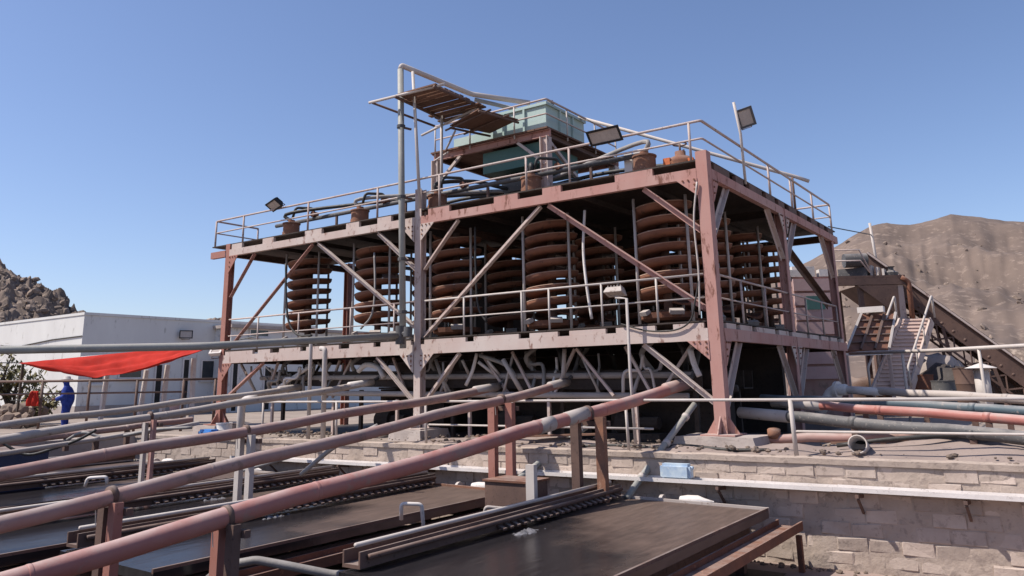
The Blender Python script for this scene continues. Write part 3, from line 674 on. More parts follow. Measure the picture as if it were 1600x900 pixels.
for i in (0, 1): tube('ledger', [q4[i]-Vector((0, 0, .05)), q4[3-i]-Vector((0, 0, .05))], .035, 'steel_dark', sc, 8)
for k in (.1, .55): tube('ledger', [q4[0].lerp(q4[3], k)-Vector((.3, 0, .04)), q4[1].lerp(q4[2], k)+Vector((.25, 0, -.03))], .03, 'steel_dark', sc, 8)
# long sloping pipe from the tank to the far right corner of the deck
lp = thing('sloping_pipe', 'long thin pale pipe sloping from the green tank to the right edge of the deck', 'pipe', (-5.2, 4, 8.5))
tube('pipe_run', [on_y(903, 183, 4.0), V(0.05, 6.8, 6.5), V(.35, 7.0, 6.36)], .05, 'galv', lp, 10)
tube('pipe_prop', [(-.02, 6.72, DU), (-.02, 6.72, 6.48)], .035, 'steel_dark', lp, 8)
tube('pipe_prop', [(-2.6, 5.4, DU), (-2.6, 5.4, 7.45)], .03, 'steel_dark', lp, 8)
# launder boxes and fittings on the deck
for i, (px, py, w_, h_, lab) in enumerate(((985, 240, .18, .78, 'left pale upright post beside the orange valve on the upper deck'), (1000, 240, .18, .84, 'right pale upright post beside the orange valve on the upper deck'))):
    c = on_y(px, 268, 1.2); tag(mk('upright_post', *prismm(cprof(.2, .2, .03), (c.x, 1.2, DU), (c.x, 1.2, DU+h_)), 'white'), lab, 'post')
vt = thing('orange_valve', 'rusty valve with orange body and handwheel on the upper deck near the corner', 'valve', (-.9, 1.0, DU))
mk('valve_body', *lathe([(.42, 0), (.42, .08), (.33, .1), (.40, .26), (.26, .40), (.12, .46), (.12, .56), (.05, .58)], (-.9, 1.0, DU), 16), 'rust', vt, True)
box('valve_tab', (-1.16, .62, DU+.12), (-1.0, .68, DU+.36), 'orange', vt); box('valve_tab', (-.62, .72, DU+.1), (-.5, .78, DU+.3), 'orange', vt)
tube('stem', [(-.9, 1.0, DU+.5), (-.9, 1.0, DU+.74)], .025, 'steel_dark', vt, 8)
mk('handwheel', *tubem([(-.9+.15*math.cos(a), 1+.15*math.sin(a), DU+.74) for a in [k*math.pi/8 for k in range(17)]], .018, 6), 'steel_dark', vt)
for i, (x, y, L) in enumerate(((-13.2, 2.4, 1.4), (-9.6, 2.2, 1.6), (-3.4, 2.6, 1.5))):
    t = thing('deck_launder', ('dark launder box on legs at the left end of the upper deck', 'dark launder box on legs left of the tower', 'dark launder box on legs right of the tower')[i], 'launder', (x, y, DU), 'launders on the upper deck')
    prism('launder_box', [(-.18, .15), (-.18, -.12), (.18, -.12), (.18, .15), (.16, .15), (.16, -.1), (-.16, -.1), (-.16, .15)], (x-L/2, y, DU+.5), (x+L/2, y, DU+.42), 'steel_dark', t)
    for q in (-L/2+.1, L/2-.1): bar('leg', (x+q, y, DU), (x+q, y, DU+.36), .05, .05, 'steel_dark', t)
    tube('spout', bend([(x+L/2, y, DU+.42), (x+L/2+.3, y-.1, DU+.4), (x+L/2+.3, y-.6, DU+.1)], .1), .04, 'hose_grey', t, 8)

# ================================================================== FLOODLIGHTS
def flood(c, wd, ht, nrm, label, post=None, mt='black', roll=0.):
    c = V(c); n = V(nrm).normalized(); t = thing('floodlight', label, 'floodlight', c, 'floodlights on the plant')
    x = Vector((0, 0, 1)).cross(n).normalized(); y = n.cross(x)
    x, y = x*math.cos(roll)+y*math.sin(roll), y*math.cos(roll)-x*math.sin(roll)
    def q(a, b, d): return c+x*a+y*b+n*d
    a, b = wd/2, ht/2; g = G()
    g.add([q(-a, -b, 0), q(a, -b, 0), q(a, b, 0), q(-a, b, 0), q(-a*.82, -b*.8, -.1), q(a*.82, -b*.8, -.1), q(a*.82, b*.8, -.1), q(-a*.82, b*.8, -.1)],
          [(0, 3, 7, 4), (1, 0, 4, 5), (2, 1, 5, 6), (3, 2, 6, 7), (4, 7, 6, 5), (0, 1, 2, 3)])
    for k in range(5):
        u = -a*.7+a*1.4*k/4; g.bar(q(u, -b*.7, -.12), q(u, b*.7, -.12), .012, .05, n)
    g.mk('housing', mt, t)
    k = .05
    g = G()
    for p0, p1 in ((q(-a, -b+k/2, .012), q(a, -b+k/2, .012)), (q(-a, b-k/2, .012), q(a, b-k/2, .012)), (q(-a+k/2, -b+k, .012), q(-a+k/2, b-k, .012)), (q(a-k/2, -b+k, .012), q(a-k/2, b-k, .012))): g.bar(p0, p1, k, .024, n)
    g.mk('bezel', mt, t)
    mk('lens', [q(-a+k, -b+k, .008), q(a-k, -b+k, .008), q(a-k, b-k, .008), q(-a+k, b-k, .008)], [(0, 1, 2, 3)], 'lens', t)
    tube('yoke', [q(-a*.6, 0, -.1), q(-a*.6, -b-.04, -.14), q(a*.6, -b-.04, -.14), q(a*.6, 0, -.1)], .014, 'steel_dark', t, 6)
    if post: tube('lamp_post', [V(p_) for p_ in post], .033, 'galv', t, 8)
    return t
flood((-2.15, -.22, 6.38), .86, .37, (-.1, -.85, -.62), 'large black floodlight on the top rail near the corner', None, 'black', -.03)
flood((-13.45, -.2, 6.42), .84, .34, (-.2, -.6, -.85), 'black floodlight on the top rail at the left end', None, 'black', .05)
flood((.22, 2.36, 7.0), .40, .46, (.62, -.75, -.35), 'floodlight on the thin pole above the right edge of the deck', [(.1, 2.3, DU-.1), (.1, 2.25, 6.6), (.05, 2.1, 7.34)], 'pipe_dark', .35)
flood((-2.03, -.3, 2.86), .42, .26, (0, -.35, -.95), 'dusty white floodlight on the pole in front of the lower deck', [(-1.70, -.36, GZ), (-1.74, -.36, 1.2), (-1.74, -.36, 2.72), (-2.0, -.34, 2.76)], 'pipe_grey')
flood(on_y(337, 549, -.2), .36, .26, (.3, -.5, .8), 'small white floodlight lying on the lower beam by the left column', None, 'white', .1)

# ================================================================== SLURRY PIPES CROSSING THE SUNKEN FLOOR
def px_of(p_): d = V(p_)-CAM; z = d.dot(fwd); return 800+FPX*d.dot(RT)/z
def slurry(a, b, ext, r, mt, label, joints=(.3, .62), end_mt=None):
    a, b = V(a), V(b); e = b+(b-a).normalized()*ext; t = thing('slurry_pipe', label, 'pipe', a, 'slurry pipes running from the spirals to the tables')
    n = 14; pts = [a.lerp(e, i/n)+Vector((0, 0, -.05*math.sin(math.pi*((i*3/n) % 1)))) for i in range(n+1)]
    autosmooth(mk('pipe_run', *tubem(pts, r, 20), mt, t), 1)
    d = (e-a).normalized()
    for j in joints:
        c = pts[0].lerp(pts[-1], j); k = min(int(j*n), n-1); c = pts[k].lerp(pts[k+1], j*n-k)
        mk('weld_band', *tubem([c-d*.025, c-d*.012, c+d*.012, c+d*.025], [r*1.0, r*1.035, r*1.035, r*1.0], 20), mt, t, True)
    c = pts[0]
    mk('end_sleeve', *tubem([c-d*.05, c+d*.75], r*1.09, 20), end_mt or mt, t, True)
    tube('inlet_pipe', bend([c+d*.1, c-d*.35+Vector((0, 0, .1)), c-d*.5+Vector((0, .25, .7))], .25), r*.55, 'pipe_dark', t, 10)
    return a, e
P1 = slurry((-.94, .5, .97), (-2.46, -10.47, -.48), 3.2, .112, 'pipe_red', 'thickest red slurry pipe, nearest of all, crossing the lower left corner', (.2, .26, .33, .62, .84), 'pipe_pink')
for k0, k1 in ((.236, .275), (.30, .325)):
    t1 = [o for o in bpy.data.objects if o.name == 'slurry_pipe'][0]; a_, b_2 = P1[0].lerp(P1[1], k0), P1[0].lerp(P1[1], k1)
    mk('repair_wrap', *tubem([a_+Vector((0, 0, -.02)), b_2+Vector((0, 0, -.025))],   .119, 20), 'pipe_grey', t1, True)
P2 = slurry((-3.79, .5, 1.05), on_y(100, 789, -10.7), 2.2, .088, 'pipe_pink', 'second nearest red slurry pipe, ending below the middle of the lower deck', (.25, .45, .7), 'pipe_grey')
P3 = slurry((-5.76, .5, .97), on_y(0, 736, -9.9), 2.5, .092, 'pipe_pink', 'third pink slurry pipe between the red pipes and the grey ones', (.35, .7), 'pipe_grey')
P4 = slurry((-9.91, .5, 1.15), on_y(0, 684, -8.2), 2.5, .08, 'pipe_grey', 'fourth dusty grey slurry pipe, upper of the left pair in full view', (.2, .5), 'white')
P5 = slurry(on_y(470, 604, .5), on_y(0, 662, -7.2), 2.5, .075, 'pipe_grey', 'fifth thin grey slurry pipe farthest back at the left', (.3, .6))
def trestle(P, pxx, sep, label, mts=('steel_red', 'rust'), h=.16):
    lo, hi = 0., 1.
    for _ in range(50):
        md = (lo+hi)/2
        if px_of(P[0].lerp(P[1], md)) > pxx: lo = md
        else: hi = md
    c = P[0].lerp(P[1], lo); t = thing('pipe_trestle', label, 'pipe support', (c.x, c.y, PZ), 'trestles under the slurry pipes')
    for s, mm in ((-1, mts[0]), (1, mts[1])): prism('post', cprof(h, h*.8, .015), (c.x+s*sep/2, c.y, PZ), (c.x+s*sep/2, c.y, c.z-.12+.03*s), mm, t, (0, 1, 0))
    bar('cross_arm', (c.x-sep/2-.12, c.y+.1, c.z-.2), (c.x+sep/2+.12, c.y+.1, c.z-.2), .08, .08, 'steel_dark', t)
    r_p = {id(P1): .112, id(P2): .088}.get(id(P), .085) if 'P2' in globals() else .112
    d_ = (P[1]-P[0]).normalized()*.03; mk('pipe_clamp', *tubem([c-d_-Vector((0, 0, .02)), c+d_-Vector((0, 0, .02))], r_p+.014, 18), 'steel_dark', t, True)
    tube('tie_wire', [(c.x-.05, c.y-.16, c.z+.02), (c.x-.03, c.y-.14, c.z-.32)], .006, 'galv', t, 5)
trestle(P1, 918, .50, 'pair of rusty posts under the nearest red pipe by the block wall', ('steel_dark', 'rust_bright'))
trestle(P2, 783, .42, 'pair of rusty posts under the second red pipe by the block wall', ('steel_red', 'steel_red'))
trestle(P1, 355, .26, 'pair of channel posts under the nearest red pipe at the bottom of the view', ('steel_red', 'steel_dark'), .13)
trestle(P2, 175, .22, 'pair of posts under the second red pipe at the lower left', ('steel_dark', 'steel_red'), .13)
trestle(P3, 385, .3, 'pair of grey posts under the third pink pipe', ('galv', 'galv'), .12)
trestle(P4, 235, .3, 'pair of posts under the fourth grey pipe', ('galv', 'steel'), .1)
# inclined feed pipes down to the table feed boxes
for a, b, lab in ((on_y(1085, 632, .15), V(-.98, -2.25, -.93), 'inclined dusty feed pipe dropping to the near table'), (on_y(915, 668, .1), on_y(806, 752, -2.3), 'inclined dusty feed pipe dropping to the second table')):
    t = thing('feed_pipe', lab, 'pipe', b, 'feed pipes of the tables')
    tube('pipe_run', [a, a.lerp(b, .5)+Vector((0, 0, .02)), b], .06, 'galv_green', t, 12)
    for k in (.15, .45, .8): c = a.lerp(b, k); d = (b-a).normalized()*.04; mk('clamp', *tubem([c-d, c+d], .078, 12), 'galv', t, True)

# ================================================================== SHAKING TABLES
def table(x0, x1, y0, y1, z, label, teeth=True, far_rim='pipe_grey'):
    t = thing('shaking_table', label, 'shaking table', ((x0+x1)/2, (y0+y1)/2, PZ), 'shaking tables in the pit')
    W = x1-x0
    dk = mk('deck', [(x0, y0, z+.02), (x1, y0, z-.02), (x1, y1, z+.02), (x0, y1, z+.06), (x0, y0, z-.09), (x1, y0, z-.13), (x1, y1, z-.09), (x0, y1, z-.05)],
            [(0, 1, 2, 3), (7, 6, 5, 4), (0, 4, 5, 1), (1, 5, 6, 2), (2, 6, 7, 3), (3, 7, 4, 0)], 'deck_wet', t)
    bar('far_rim', (x0, y1+.02, z+.055), (x1, y1+.02, z+.015), .05, .09, far_rim, t)
    bar('side_lip', (x1-.02, y0, z-.035), (x1-.02, y1, z+.005), .035, .11, 'steel_dark', t)
    # frame below
    g = G()
    for x in (x0+.3, x1-.35): g.bar((x, y0+.1, z-.3), (x, y1-.1, z-.3), .12, .16)
    for y in (y0+.6, (y0+y1)/2, y1-.5): g.bar((x0+.3, y, z-.3), (x1-.35, y, z-.3), .1, .14)
    g.mk('under_frame', 'steel_dark', t)
    for x in (x0+.3, x1-.35):
        for y in (y0+.5, (y0+y1)/2, y1-.45): box('leg', (x-.07, y-.07, PZ), (x+.07, y+.07, z-.38), 'steel_dark', t)
    # product launder plank on the low side, on its own legs
    pl = mk('product_launder', *prismm([(-.2, .05), (-.2, -.08), (.2, -.08), (.2, .05), (.17, .05), (.17, -.03), (-.17, -.03), (-.17, .05)], (x1+.24, y0, z-.26), (x1+.24, y1+.25, z-.19)), 'rust', t)
    for y in (y0+.4, (y0+y1)/2, y1+.12): box('launder_leg', (x1+.36, y-.04, PZ), (x1+.44, y+.04, z-.33), 'rust', pl)
    # feed and wash-water trough on the high side
    ft = thing_part = mk('feed_trough', *prismm([(-.15, .09), (-.15, -.09), (.13, -.09), (.13, .09), (.105, .09), (.105, -.05), (-.125, -.05), (-.125, .09)], (x0+.10, y0+.1, z+.14), (x0+.10, y1-.05, z+.20)), 'steel_dark', t)
    tube('wash_pipe', [(x0+.27, y0+.2, z+.17), (x0+.27, y1-.1, z+.22)], .032, 'steel_dark', t, 8)
    tube('wash_pipe', [(x0+.05, y0+.2, z+.27), (x0+.05, y1-.1, z+.32)], .028, 'galv', t, 8)
    if teeth:
        y = (y0+y1)/2-.5
        while y < y1-.2:
            q = (y-y0)/(y1-y0)*.05
            mk('spout', *barm((x0+.2, y, z+.12+q), (x0+.36, y, z+.075+q), .07, .03), 'steel_dark', ft); y += .17
    # drive head between deck and wall
    c = V(x0+W*.42, y1+.30, z-.05)
    dh = box('drive_head', (c.x-.28, c.y-.16, z-.35), (c.x+.28, c.y+.12, z+.0), 'steel_dark', t)
    mk('pulley', *tubem([c+Vector((-.33, -.05, .04)), c+Vector((-.27, -.05, .04))], .13, 14), 'galv', dh)
    g = G(); v, f = lathe([(.02, -.26), (.06, -.24), (.085, -.1), (.09, .08), (.05, .2), (.012, .36)], (0, 0, 0), 12)
    rot = Matrix.Rotation(math.pi/2, 4, 'Y'); g.add([rot @ V(q)+c+Vector((.26, -.02, .10)) for q in v], f); autosmooth(g.mk('motor', 'white', dh))
    return t
table(-1.34, 1.45, -8.6, -2.15, -1.0, 'nearest shaking table with wet brown slurry deck, at the bottom right')
table(-5.5, -3.35, -9.6, -2.25, -1.0, 'second shaking table, wet brown deck between the two red pipes', True, 'rust_bright')
table(-8.25, -5.95, -10.2, -2.3, -1.0, 'third shaking table, long dark wet deck under the second red pipe')
table(-12.6, -10.2, -9.8, -2.4, -.95, 'fourth shaking table, brown deck under the third pink pipe', True)
table(-16.2, -13.7, -8.5, -2.4, -.9, 'fifth shaking table, farthest left, under the grey pipes', False)
# splashing water at the head of the near table's trough
def splash(c, L, W, seed, lab):
    v = []; f = []; nx, ny = 26, 12
    for j in range(ny+1):
        for i in range(nx+1):
            u, q = i/nx, j/ny; e = math.sin(math.pi*u)*math.sin(math.pi*q)
            v.append((c[0]+(q-.5)*W+.05*noise.noise((u*5, q*3, seed)), c[1]+(u-.5)*L, c[2]-.03+e*(.02+.11*abs(noise.noise((u*17, q*11, seed))))-.02*(1-e)))
    for j in range(ny):
        for i in range(nx): f.append((j*(nx+1)+i, j*(nx+1)+i+1, (j+1)*(nx+1)+i+1, (j+1)*(nx+1)+i))
    tag(mk('water_splash', v, f, 'foam', None, True), lab, 'water')
splash((-.82, -5.55, -.975), 1.3, .5, 3, 'white splashing water where the trough meets the near table')
splash((-5.15, -6.4, -.97), 1.0, .35, 8, 'splashing water on the edge of the second table')
splash((-7.85, -5.6, -.97), 1.0, .45, 5, 'splashing water on the edge of the third table')
# small bent pipes standing at the table edges
def hoop(D, pts, r, lab, mt='white'):
    o = tube('bent_pipe', bend([deep(x, y, D) for x, y in pts], .06), r, mt, None, 8); tag(o, lab, 'pipe', 'bent pipes at the table edges')
hoop(12.2, [(627, 812), (627, 787), (659, 788), (664, 858)], .03, 'white bent pipe hooked over the edge of the second table')
hoop(12.4, [(757, 830), (758, 792), (800, 796), (803, 822)], .028, 'white bent pipe at the head of the near table trough', 'pipe_grey')
hoop(14.8, [(133, 760), (137, 747), (167, 745), (167, 757)], .03, 'small white bent pipe at the lower left under the third pipe')
hoop(9.6, [(325, 905), (352, 884), (400, 875), (450, 884), (520, 898), (575, 897)], .05, 'grey hose looping across the floor at the bottom of the view', 'hose_grey')
fb = thing('feed_box', 'dark rusty feed box beside the posts at the head of the second table', 'feed box', (-2.5, -2.6, -1.0))
c = on_z(808, 780, -.85)
g = G(); g.box((c.x-.45, c.y-.3, -1.05), (c.x+.42, c.y+.3, -.55)); g.mk('box_body', 'steel_dark', fb)
box('box_rim', (c.x-.48, c.y-.33, -.552), (c.x+.45, c.y+.33, -.52), 'rust', fb)
bar('box_post', (c.x+.5, c.y-.3, PZ), (c.x+.5, c.y-.3, -.25), .16, .1, 'galv', fb)
for q in (-.4, .38): bar('leg', (c.x+q, c.y+.1, PZ), (c.x+q, c.y+.1, -1.05), .07, .07, 'steel_dark', fb)

# ================================================================== RAILING ON THE PLATFORM EDGE
pr = thing('platform_railing', 'thin pale pipe railing along the edge above the block wall', 'railing', (-2, -1.2, GZ))
tp = tube('top_rail', [(-12.2, -1.2, .69), (-6.5, -1.2, .68), (-2, -1.2, .69), (2, -1.2, .685), (8.5, -1.2, .69)], .026, 'galv', pr, 8)
tube('mid_rail', [(-6.4, -1.2, .18), (-.9, -1.2, .17)], .02, 'galv', pr, 8); tube('mid_rail', [(1.7, -1.2, .17), (8.5, -1.2, .19)], .02, 'galv', pr, 8)
for x in (-12.2, -9.4, -6.5, -4.1, -1.45, 1.67, 5.6, 8.4): tube('rail_post', [(x+.02, -1.2, GZ), (x, -1.2, .69)], .04 if x > 0 else .03, 'galv', pr, 8)

# ================================================================== UNDER THE LOWER DECK
struct(mk('shade_mud_sheet', [(-15.5, .5, GZ+.006), (.4, .5, GZ+.006), (.4, 10.4, GZ+.006), (-15.5, 10.4, GZ+.006)], [(0, 1, 2, 3)], 'mud'))  # dark mud sheet that paints in the shaded ground beneath the frame
for i, (y, lab) in enumerate(((1.15, 'long dark collecting launder under the front row of spirals'), (3.7, 'long dark collecting launder under the second row of spirals'), (6.2, 'long dark collecting launder under the third row of spirals'))):
    t = thing('collecting_launder', lab, 'launder', (-7, y, GZ), 'launders under the lower deck')
    x0 = -14.6 if i < 1 else -8.6
    prism('launder_box', [(-.32, .22), (-.32, -.2), (.32, -.2), (.32, .22), (.29, .22), (.29, -.17), (-.29, -.17), (-.29, .22)], (x0, y, 1.32), (-.7, y, 1.02), 'steel_shade', t)
    for k in range(5):
        x = x0+.6+(-.9-x0-.6)*k/4; bar('leg', (x, y-.2, GZ), (x, y-.2, .95), .09, .09, 'steel_shade', t)
    for (sx, sy) in SPIR:
        if abs(sy-SY[i]) < .1 and sx > x0:
            for q, mm in ((-.3, 'hose_grey'), (.32, 'hose')):
                tube('drop_hose', spline([(sx+q, sy-.25, DL-.06), (sx+q, sy-.3, 1.9), (sx+q*1.6, y-.35, 1.62), (sx+q*1.2, y, 1.2)], 5), .06, mm, t, 8)
for i, (x0, x1, y0, y1, h, lab) in enumerate(((-3.6, -.9, 2.2, 3.2, 1.05, 'dark slurry sump near the corner column'), (-7.0, -4.2, 2.3, 3.3, 1.2, 'dark slurry sump under the middle of the right bay'), (-11.2, -8.8, 2.2, 3.4, .95, 'dark slurry sump under the left bay'))):
    t = thing('slurry_sump', lab, 'sump', ((x0+x1)/2, (y0+y1)/2, GZ), 'sumps under the lower deck')
    g = G(); g.box((x0, y0, GZ), (x1, y0+.06, h)); g.box((x0, y1-.06, GZ), (x1, y1, h)); g.box((x0, y0+.06, GZ), (x0+.06, y1-.06, h)); g.box((x1-.06, y0+.06, GZ), (x1, y1-.06, h)); g.box((x0+.06, y0+.06, h-.25), (x1-.06, y1-.06, h-.2))
    g.mk('sump_wall', 'steel_shade', t); bar('sump_rim', (x0-.03, y0-.015, h+.03), (x1+.03, y0-.015, h+.03), .09, .05, 'steel_shade', t)
    tube('pump_pipe', bend([(x0+.4, y0-.3, .1), (x0+.4, y0-.3, .75), (x1+.6, y0-.4, .85)], .2), .08, 'steel_shade', t, 10)
    g = G(); g.cyl((x0+.5, y0-.55, .12), (x0+1.0, y0-.55, .12), .24, 16); g.cyl((x0+1.0, y0-.55, .12), (x0+1.5, y0-.55, .12), .14, 14); g.box((x0+.3, y0-.8, GZ), (x0+1.6, y0-.3, -.1)); autosmooth(g.mk('pump', 'steel_shade', t))
bw = tag(box('shade_screen', (-13.4, 5.25, GZ), (-.35, 5.45, 1.79), 'steel_shade'), 'added black screen darkening the space under the lower deck', 'wall')  # black screen added to close the bright gap under the lower deck
for i, (pts, r, mt, lab) in enumerate((
    ([(425, 612), (487, 571)], .055, 'white', 'short white pipe slanting up under the left bay'),
    ([(745, 552), (738, 580), (728, 602)], .045, 'white', 'short white drop pipe under the middle of the lower deck'),
    ([(1078, 545), (1085, 570), (1093, 588)], .06, 'white', 'short white drop pipe left of the corner column'),
    ([(882, 545), (880, 590)], .05, 'pipe_grey', 'grey drop pipe into the end of the second red pipe'),
    ([(560, 580), (572, 570), (590, 574), (600, 590)], .07, 'white', 'white curved elbow pipe under the left bay'),
    ([(750, 555), (790, 570), (806, 590)], .05, 'hose_grey', 'grey hose hanging under the middle of the lower deck'))):
    tag(tube('drop_pipe', spline([on_y(x, y, .45) for x, y in pts], 4), r, mt, None, 10), lab, 'pipe', 'short pipes under the lower deck')
for px, y0_, y1_, lab, r in ((486, 533, 690, 'left thin grey standpipe in front of the left bay', .05), (508, 545, 690, 'right grey standpipe with an elbow in front of the left bay', .065)):
    a, b = on_y(px, y0_, -.9), on_y(px, y1_, -.9); b.z = GZ; b.x = a.x+.03
    tag(tube('standpipe', bend([b, a, a+Vector((-.22, .05, .02))], .1), r, 'galv', None, 10), lab, 'pipe')
a = on_y(378, 625, -1.9); b = V(a.x, a.y, PZ)
tag(tube('elbow_pipe', bend([b, a, a+Vector((.45, .1, .03))], .22), .1, 'galv', None, 12), 'grey pipe with an elbow standing left of the block wall', 'pipe')

# ================================================================== GROUND PIPES AND SAND AT THE RIGHT
def run(a, b, r, mt, lab, n=14, sleeve=None):
    t = thing('ground_pipe', lab, 'pipe', a, 'pipes lying on the yard at the right')
    b = V(b)+(V(b)-V(a)).normalized()*3; N = 12
    pts = [V(a).lerp(b, i/N)+Vector((0, 0, .03*noise.noise((i*.7, r*50, 1)))) for i in range(N+1)]
    autosmooth(mk('pipe_run', *tubem(pts, r, n), mt, t), 1)
    d = (b-V(a)).normalized()
    if sleeve: mk('sleeve', *tubem([V(a)-d*.1, V(a)+d*1.1], r*1.08, n), sleeve, t, True)
    for k in (.3, .55):
        c = V(a).lerp(b, k); mk('joint', *tubem([c-d*.06, c+d*.06], r*1.035, n), mt, t, True)
        if c.z > GZ+r+.1: bar('stand', (c.x, c.y, GZ), (c.x, c.y, c.z-r), .1, .1, 'steel_dark', t)
    return t
run(deep(1318, 609, 19), deep(1600, 624, 15), .085, 'pipe_grey', 'pale dusty pipe, topmost of the pipes at the right', sleeve='white')
run(deep(1190, 622, 18.3), deep(1600, 641, 13.8), .088, 'pipe_blue', 'blue-grey pipe just below the pale one at the right')
run(deep(1213, 630, 17.2), deep(1600, 656, 13.2), .085, 'pipe_red', 'red pipe in the middle of the pipes at the right', sleeve='pipe_grey')
run(deep(1163, 645, 16.4), deep(1600, 684, 12.0), .105, 'pipe_dark', 'dark grey pipe below the red one at the right', sleeve='pipe_grey')
run(deep(1178, 686, 15.3), deep(1475, 682, 13.6), .085, 'pipe_pink', 'pink pipe lying lowest, half buried in the sand at the right')
tag(tube('pipe_stub', [deep(1210, 683, 15.1), deep(1209, 671, 15.1)], .12, 'rust_bright', None, 12), 'short rusty pipe stub beside the corner plinth', 'pipe')
fl = thing('pipe_elbow', 'white dusty elbow with a flange at the end of the pale pipe', 'pipe elbow', deep(1300, 612, 19.1))
c = deep(1300, 609, 19.1); tube('elbow', bend([c+Vector((.35, -.1, 0)), c, c+Vector((-.35, -.1, -.6))], .2), .13, 'white', fl, 12)
mk('flange', *tubem([c+Vector((.1, -.03, 0)), c+Vector((.17, -.05, 0))], .2, 14), 'white', fl)
pe = thing('open_pipe_end', 'short open pipe end with a black mouth poking out of the sand', 'pipe', deep(1340, 697, 13))
c = deep(1340, 694, 13.0); ax_ = Vector((.1, -.8, .18)).normalized()
v, f = [], []; _, x_, y_ = frame(c, c+ax_); n = 20
for r_, d_ in ((.15, -.6), (.15, .0), (.128, .0), (.128, -.45)):
    for k in range(n): t = 2*math.pi*k/n; v.append(c+ax_*d_+(x_*math.cos(t)+y_*math.sin(t))*r_)
for i in range(3):
    for k in range(n): f.append((i*n+k, i*n+(k+1) % n, (i+1)*n+(k+1) % n, (i+1)*n+k))
f.append(tuple(range(3*n, 4*n))); mk('pipe_mouth', v, f, 'galv', pe, True)
def mound(name, c, rx, ry, h, mt, seed, n=28):
    v = []; f = []
    for j in range(n+1):
        for i in range(n+1):
            u, q = i/n*2-1, j/n*2-1; d = math.hypot(u, q)
            e = max(0, 1-d)**.8 if d < 1 else 0
            z = h*e*(1+.5*noise.noise((u*2.5+seed, q*2.5, 0)))+.03*e*noise.noise((u*9, q*9, seed))
            v.append((c[0]+u*rx, c[1]+q*ry, GZ-.02+z))
    for j in range(n):
        for i in range(n): f.append((j*(n+1)+i, j*(n+1)+i+1, (j+1)*(n+1)+i+1, (j+1)*(n+1)+i))
    o = mk(name, v, f, mt, None, True); return struct(o)
mound('sand_heap', (4.6, -.1), 3.4, 1.3, .36, 'sand', 1); mound('sand_heap', (1.6, -.35), 1.9, .85, .17, 'sand', 4); mound('sand_heap', (-4.2, -.5), 3.6, .75, .22, 'sand', 9); mound('sand_heap', (-.6, -.75), 1.6, .5, .14, 'sand', 12)
c = on_z(1515, 612, .2); mound('sand_heap', (c.x, c.y), 2.6, 2.0, 1.15, 'sand', 6)
for i in range(26):
    rg = random.Random(i+50); x = rg.uniform(-6, 8); y = rg.uniform(-1.35, -.6); s = rg.uniform(.03, .08)
    if i < 12: tag(inst('stone', rg.choice(rocks), (x, y, GZ+s*.6+.05), None, (i, i*2, i), (s, s*.8, s*.6)), 'small pale stone lying on the dirt behind the block wall', 'stone', 'loose stones behind the block wall')

# ================================================================== MACHINERY BEYOND, RIGHT
pb = thing('ribbed_bin', 'pink painted bin of horizontal panels behind the right end of the platform', 'bin', deep(1262, 600, 27))
c0, c1 = deep(1236, 400, 27), deep(1292, 400, 27); dirx = Vector((c1.x-c0.x, c1.y-c0.y, 0)); L = dirx.length; dirx.normalize(); nrm = Vector((dirx.y, -dirx.x, 0))
base = V(c0.x, c0.y, 0)
def slab(name, a, b, z0, z1, d0, d1, mt, par):
    P = [base+dirx*a+nrm*d0, base+dirx*b+nrm*d0, base+dirx*b+nrm*d1, base+dirx*a+nrm*d1]
    v = [V(p_.x, p_.y, z) for z in (z0, z1) for p_ in P]
    return mk(name, v, [(3, 2, 1, 0), (4, 5, 6, 7), (0, 1, 5, 4), (1, 2, 6, 5), (2, 3, 7, 6), (3, 0, 4, 7)], mt, par)
slab('bin_core', 0, L, GZ, 4.35, -1.6, -.05, 'pipe_pink', pb)
M['pink'] = mat('chalky_pink', (.46, .30, .29), (.50, .35, .34), (.42, .33, .31), scale=1.2, rough=.85)
for k in range(7): slab('bin_panel', -.03, L+.03, 1.0+k*.48, 1.0+k*.48+.40, -.045, .04, 'pink', pb)
slab('bin_hatch', .35, .95, 3.25, 3.7, .041, .07, 'green_dark', pb)
slab('bin_cap', .1, .7, 4.35, 4.75, -1.2, -.3, 'white', pb)
for k in range(3): slab('cap_block', -.1+.5*k, .25+.5*k, 4.36, 4.6+.1*(k % 2), -.28, -.02, 'white', pb)
sp_ = thing('screen_platform', 'dark steel machinery platform on posts behind the right end of the frame', 'platform', deep(1360, 600, 29))
Z4 = 4.62; a, b = deep(1312, 430, 29), deep(1408, 418, 29); dx = Vector((b.x-a.x, b.y-a.y, 0)); L = dx.length; dx.normalize(); dn = Vector((-dx.y, dx.x, 0)); base = V(a.x, a.y, 0); dirx = dx; nrm = -dn
slab('platform_floor', -.3, L+.1, Z4-.08, Z4, -2.6, 0, 'steel_dark', sp_)
slab('edge_beam', -.3, L+.1, Z4-.34, Z4-.085, -.1, .0, 'steel_dark', sp_)
for q, d, w2 in ((.75, -.2, .14), (L-.12, -.2, .3), (.75, -2.3, .14), (L-.1, -2.3, .18), (1.45, -1.2, .1)): slab('post', q-w2/2, q+w2/2, GZ, Z4-.35, d-.1, d+.1, 'steel_pale' if w2 > .2 else 'steel_dark', sp_)
slab('cross_beam', 0, L, 2.1, 2.28, -.15, .02, 'steel_pale', sp_)
P0, P1_, P2_ = base+dirx*.6, base+dirx*(L-.2), base+dirx*(L-.25)
v = [V(P0.x, P0.y, Z4-.36), V(P1_.x, P1_.y, Z4-.36), V(P2_.x, P2_.y, Z4-1.5)]; off = dn*1.8
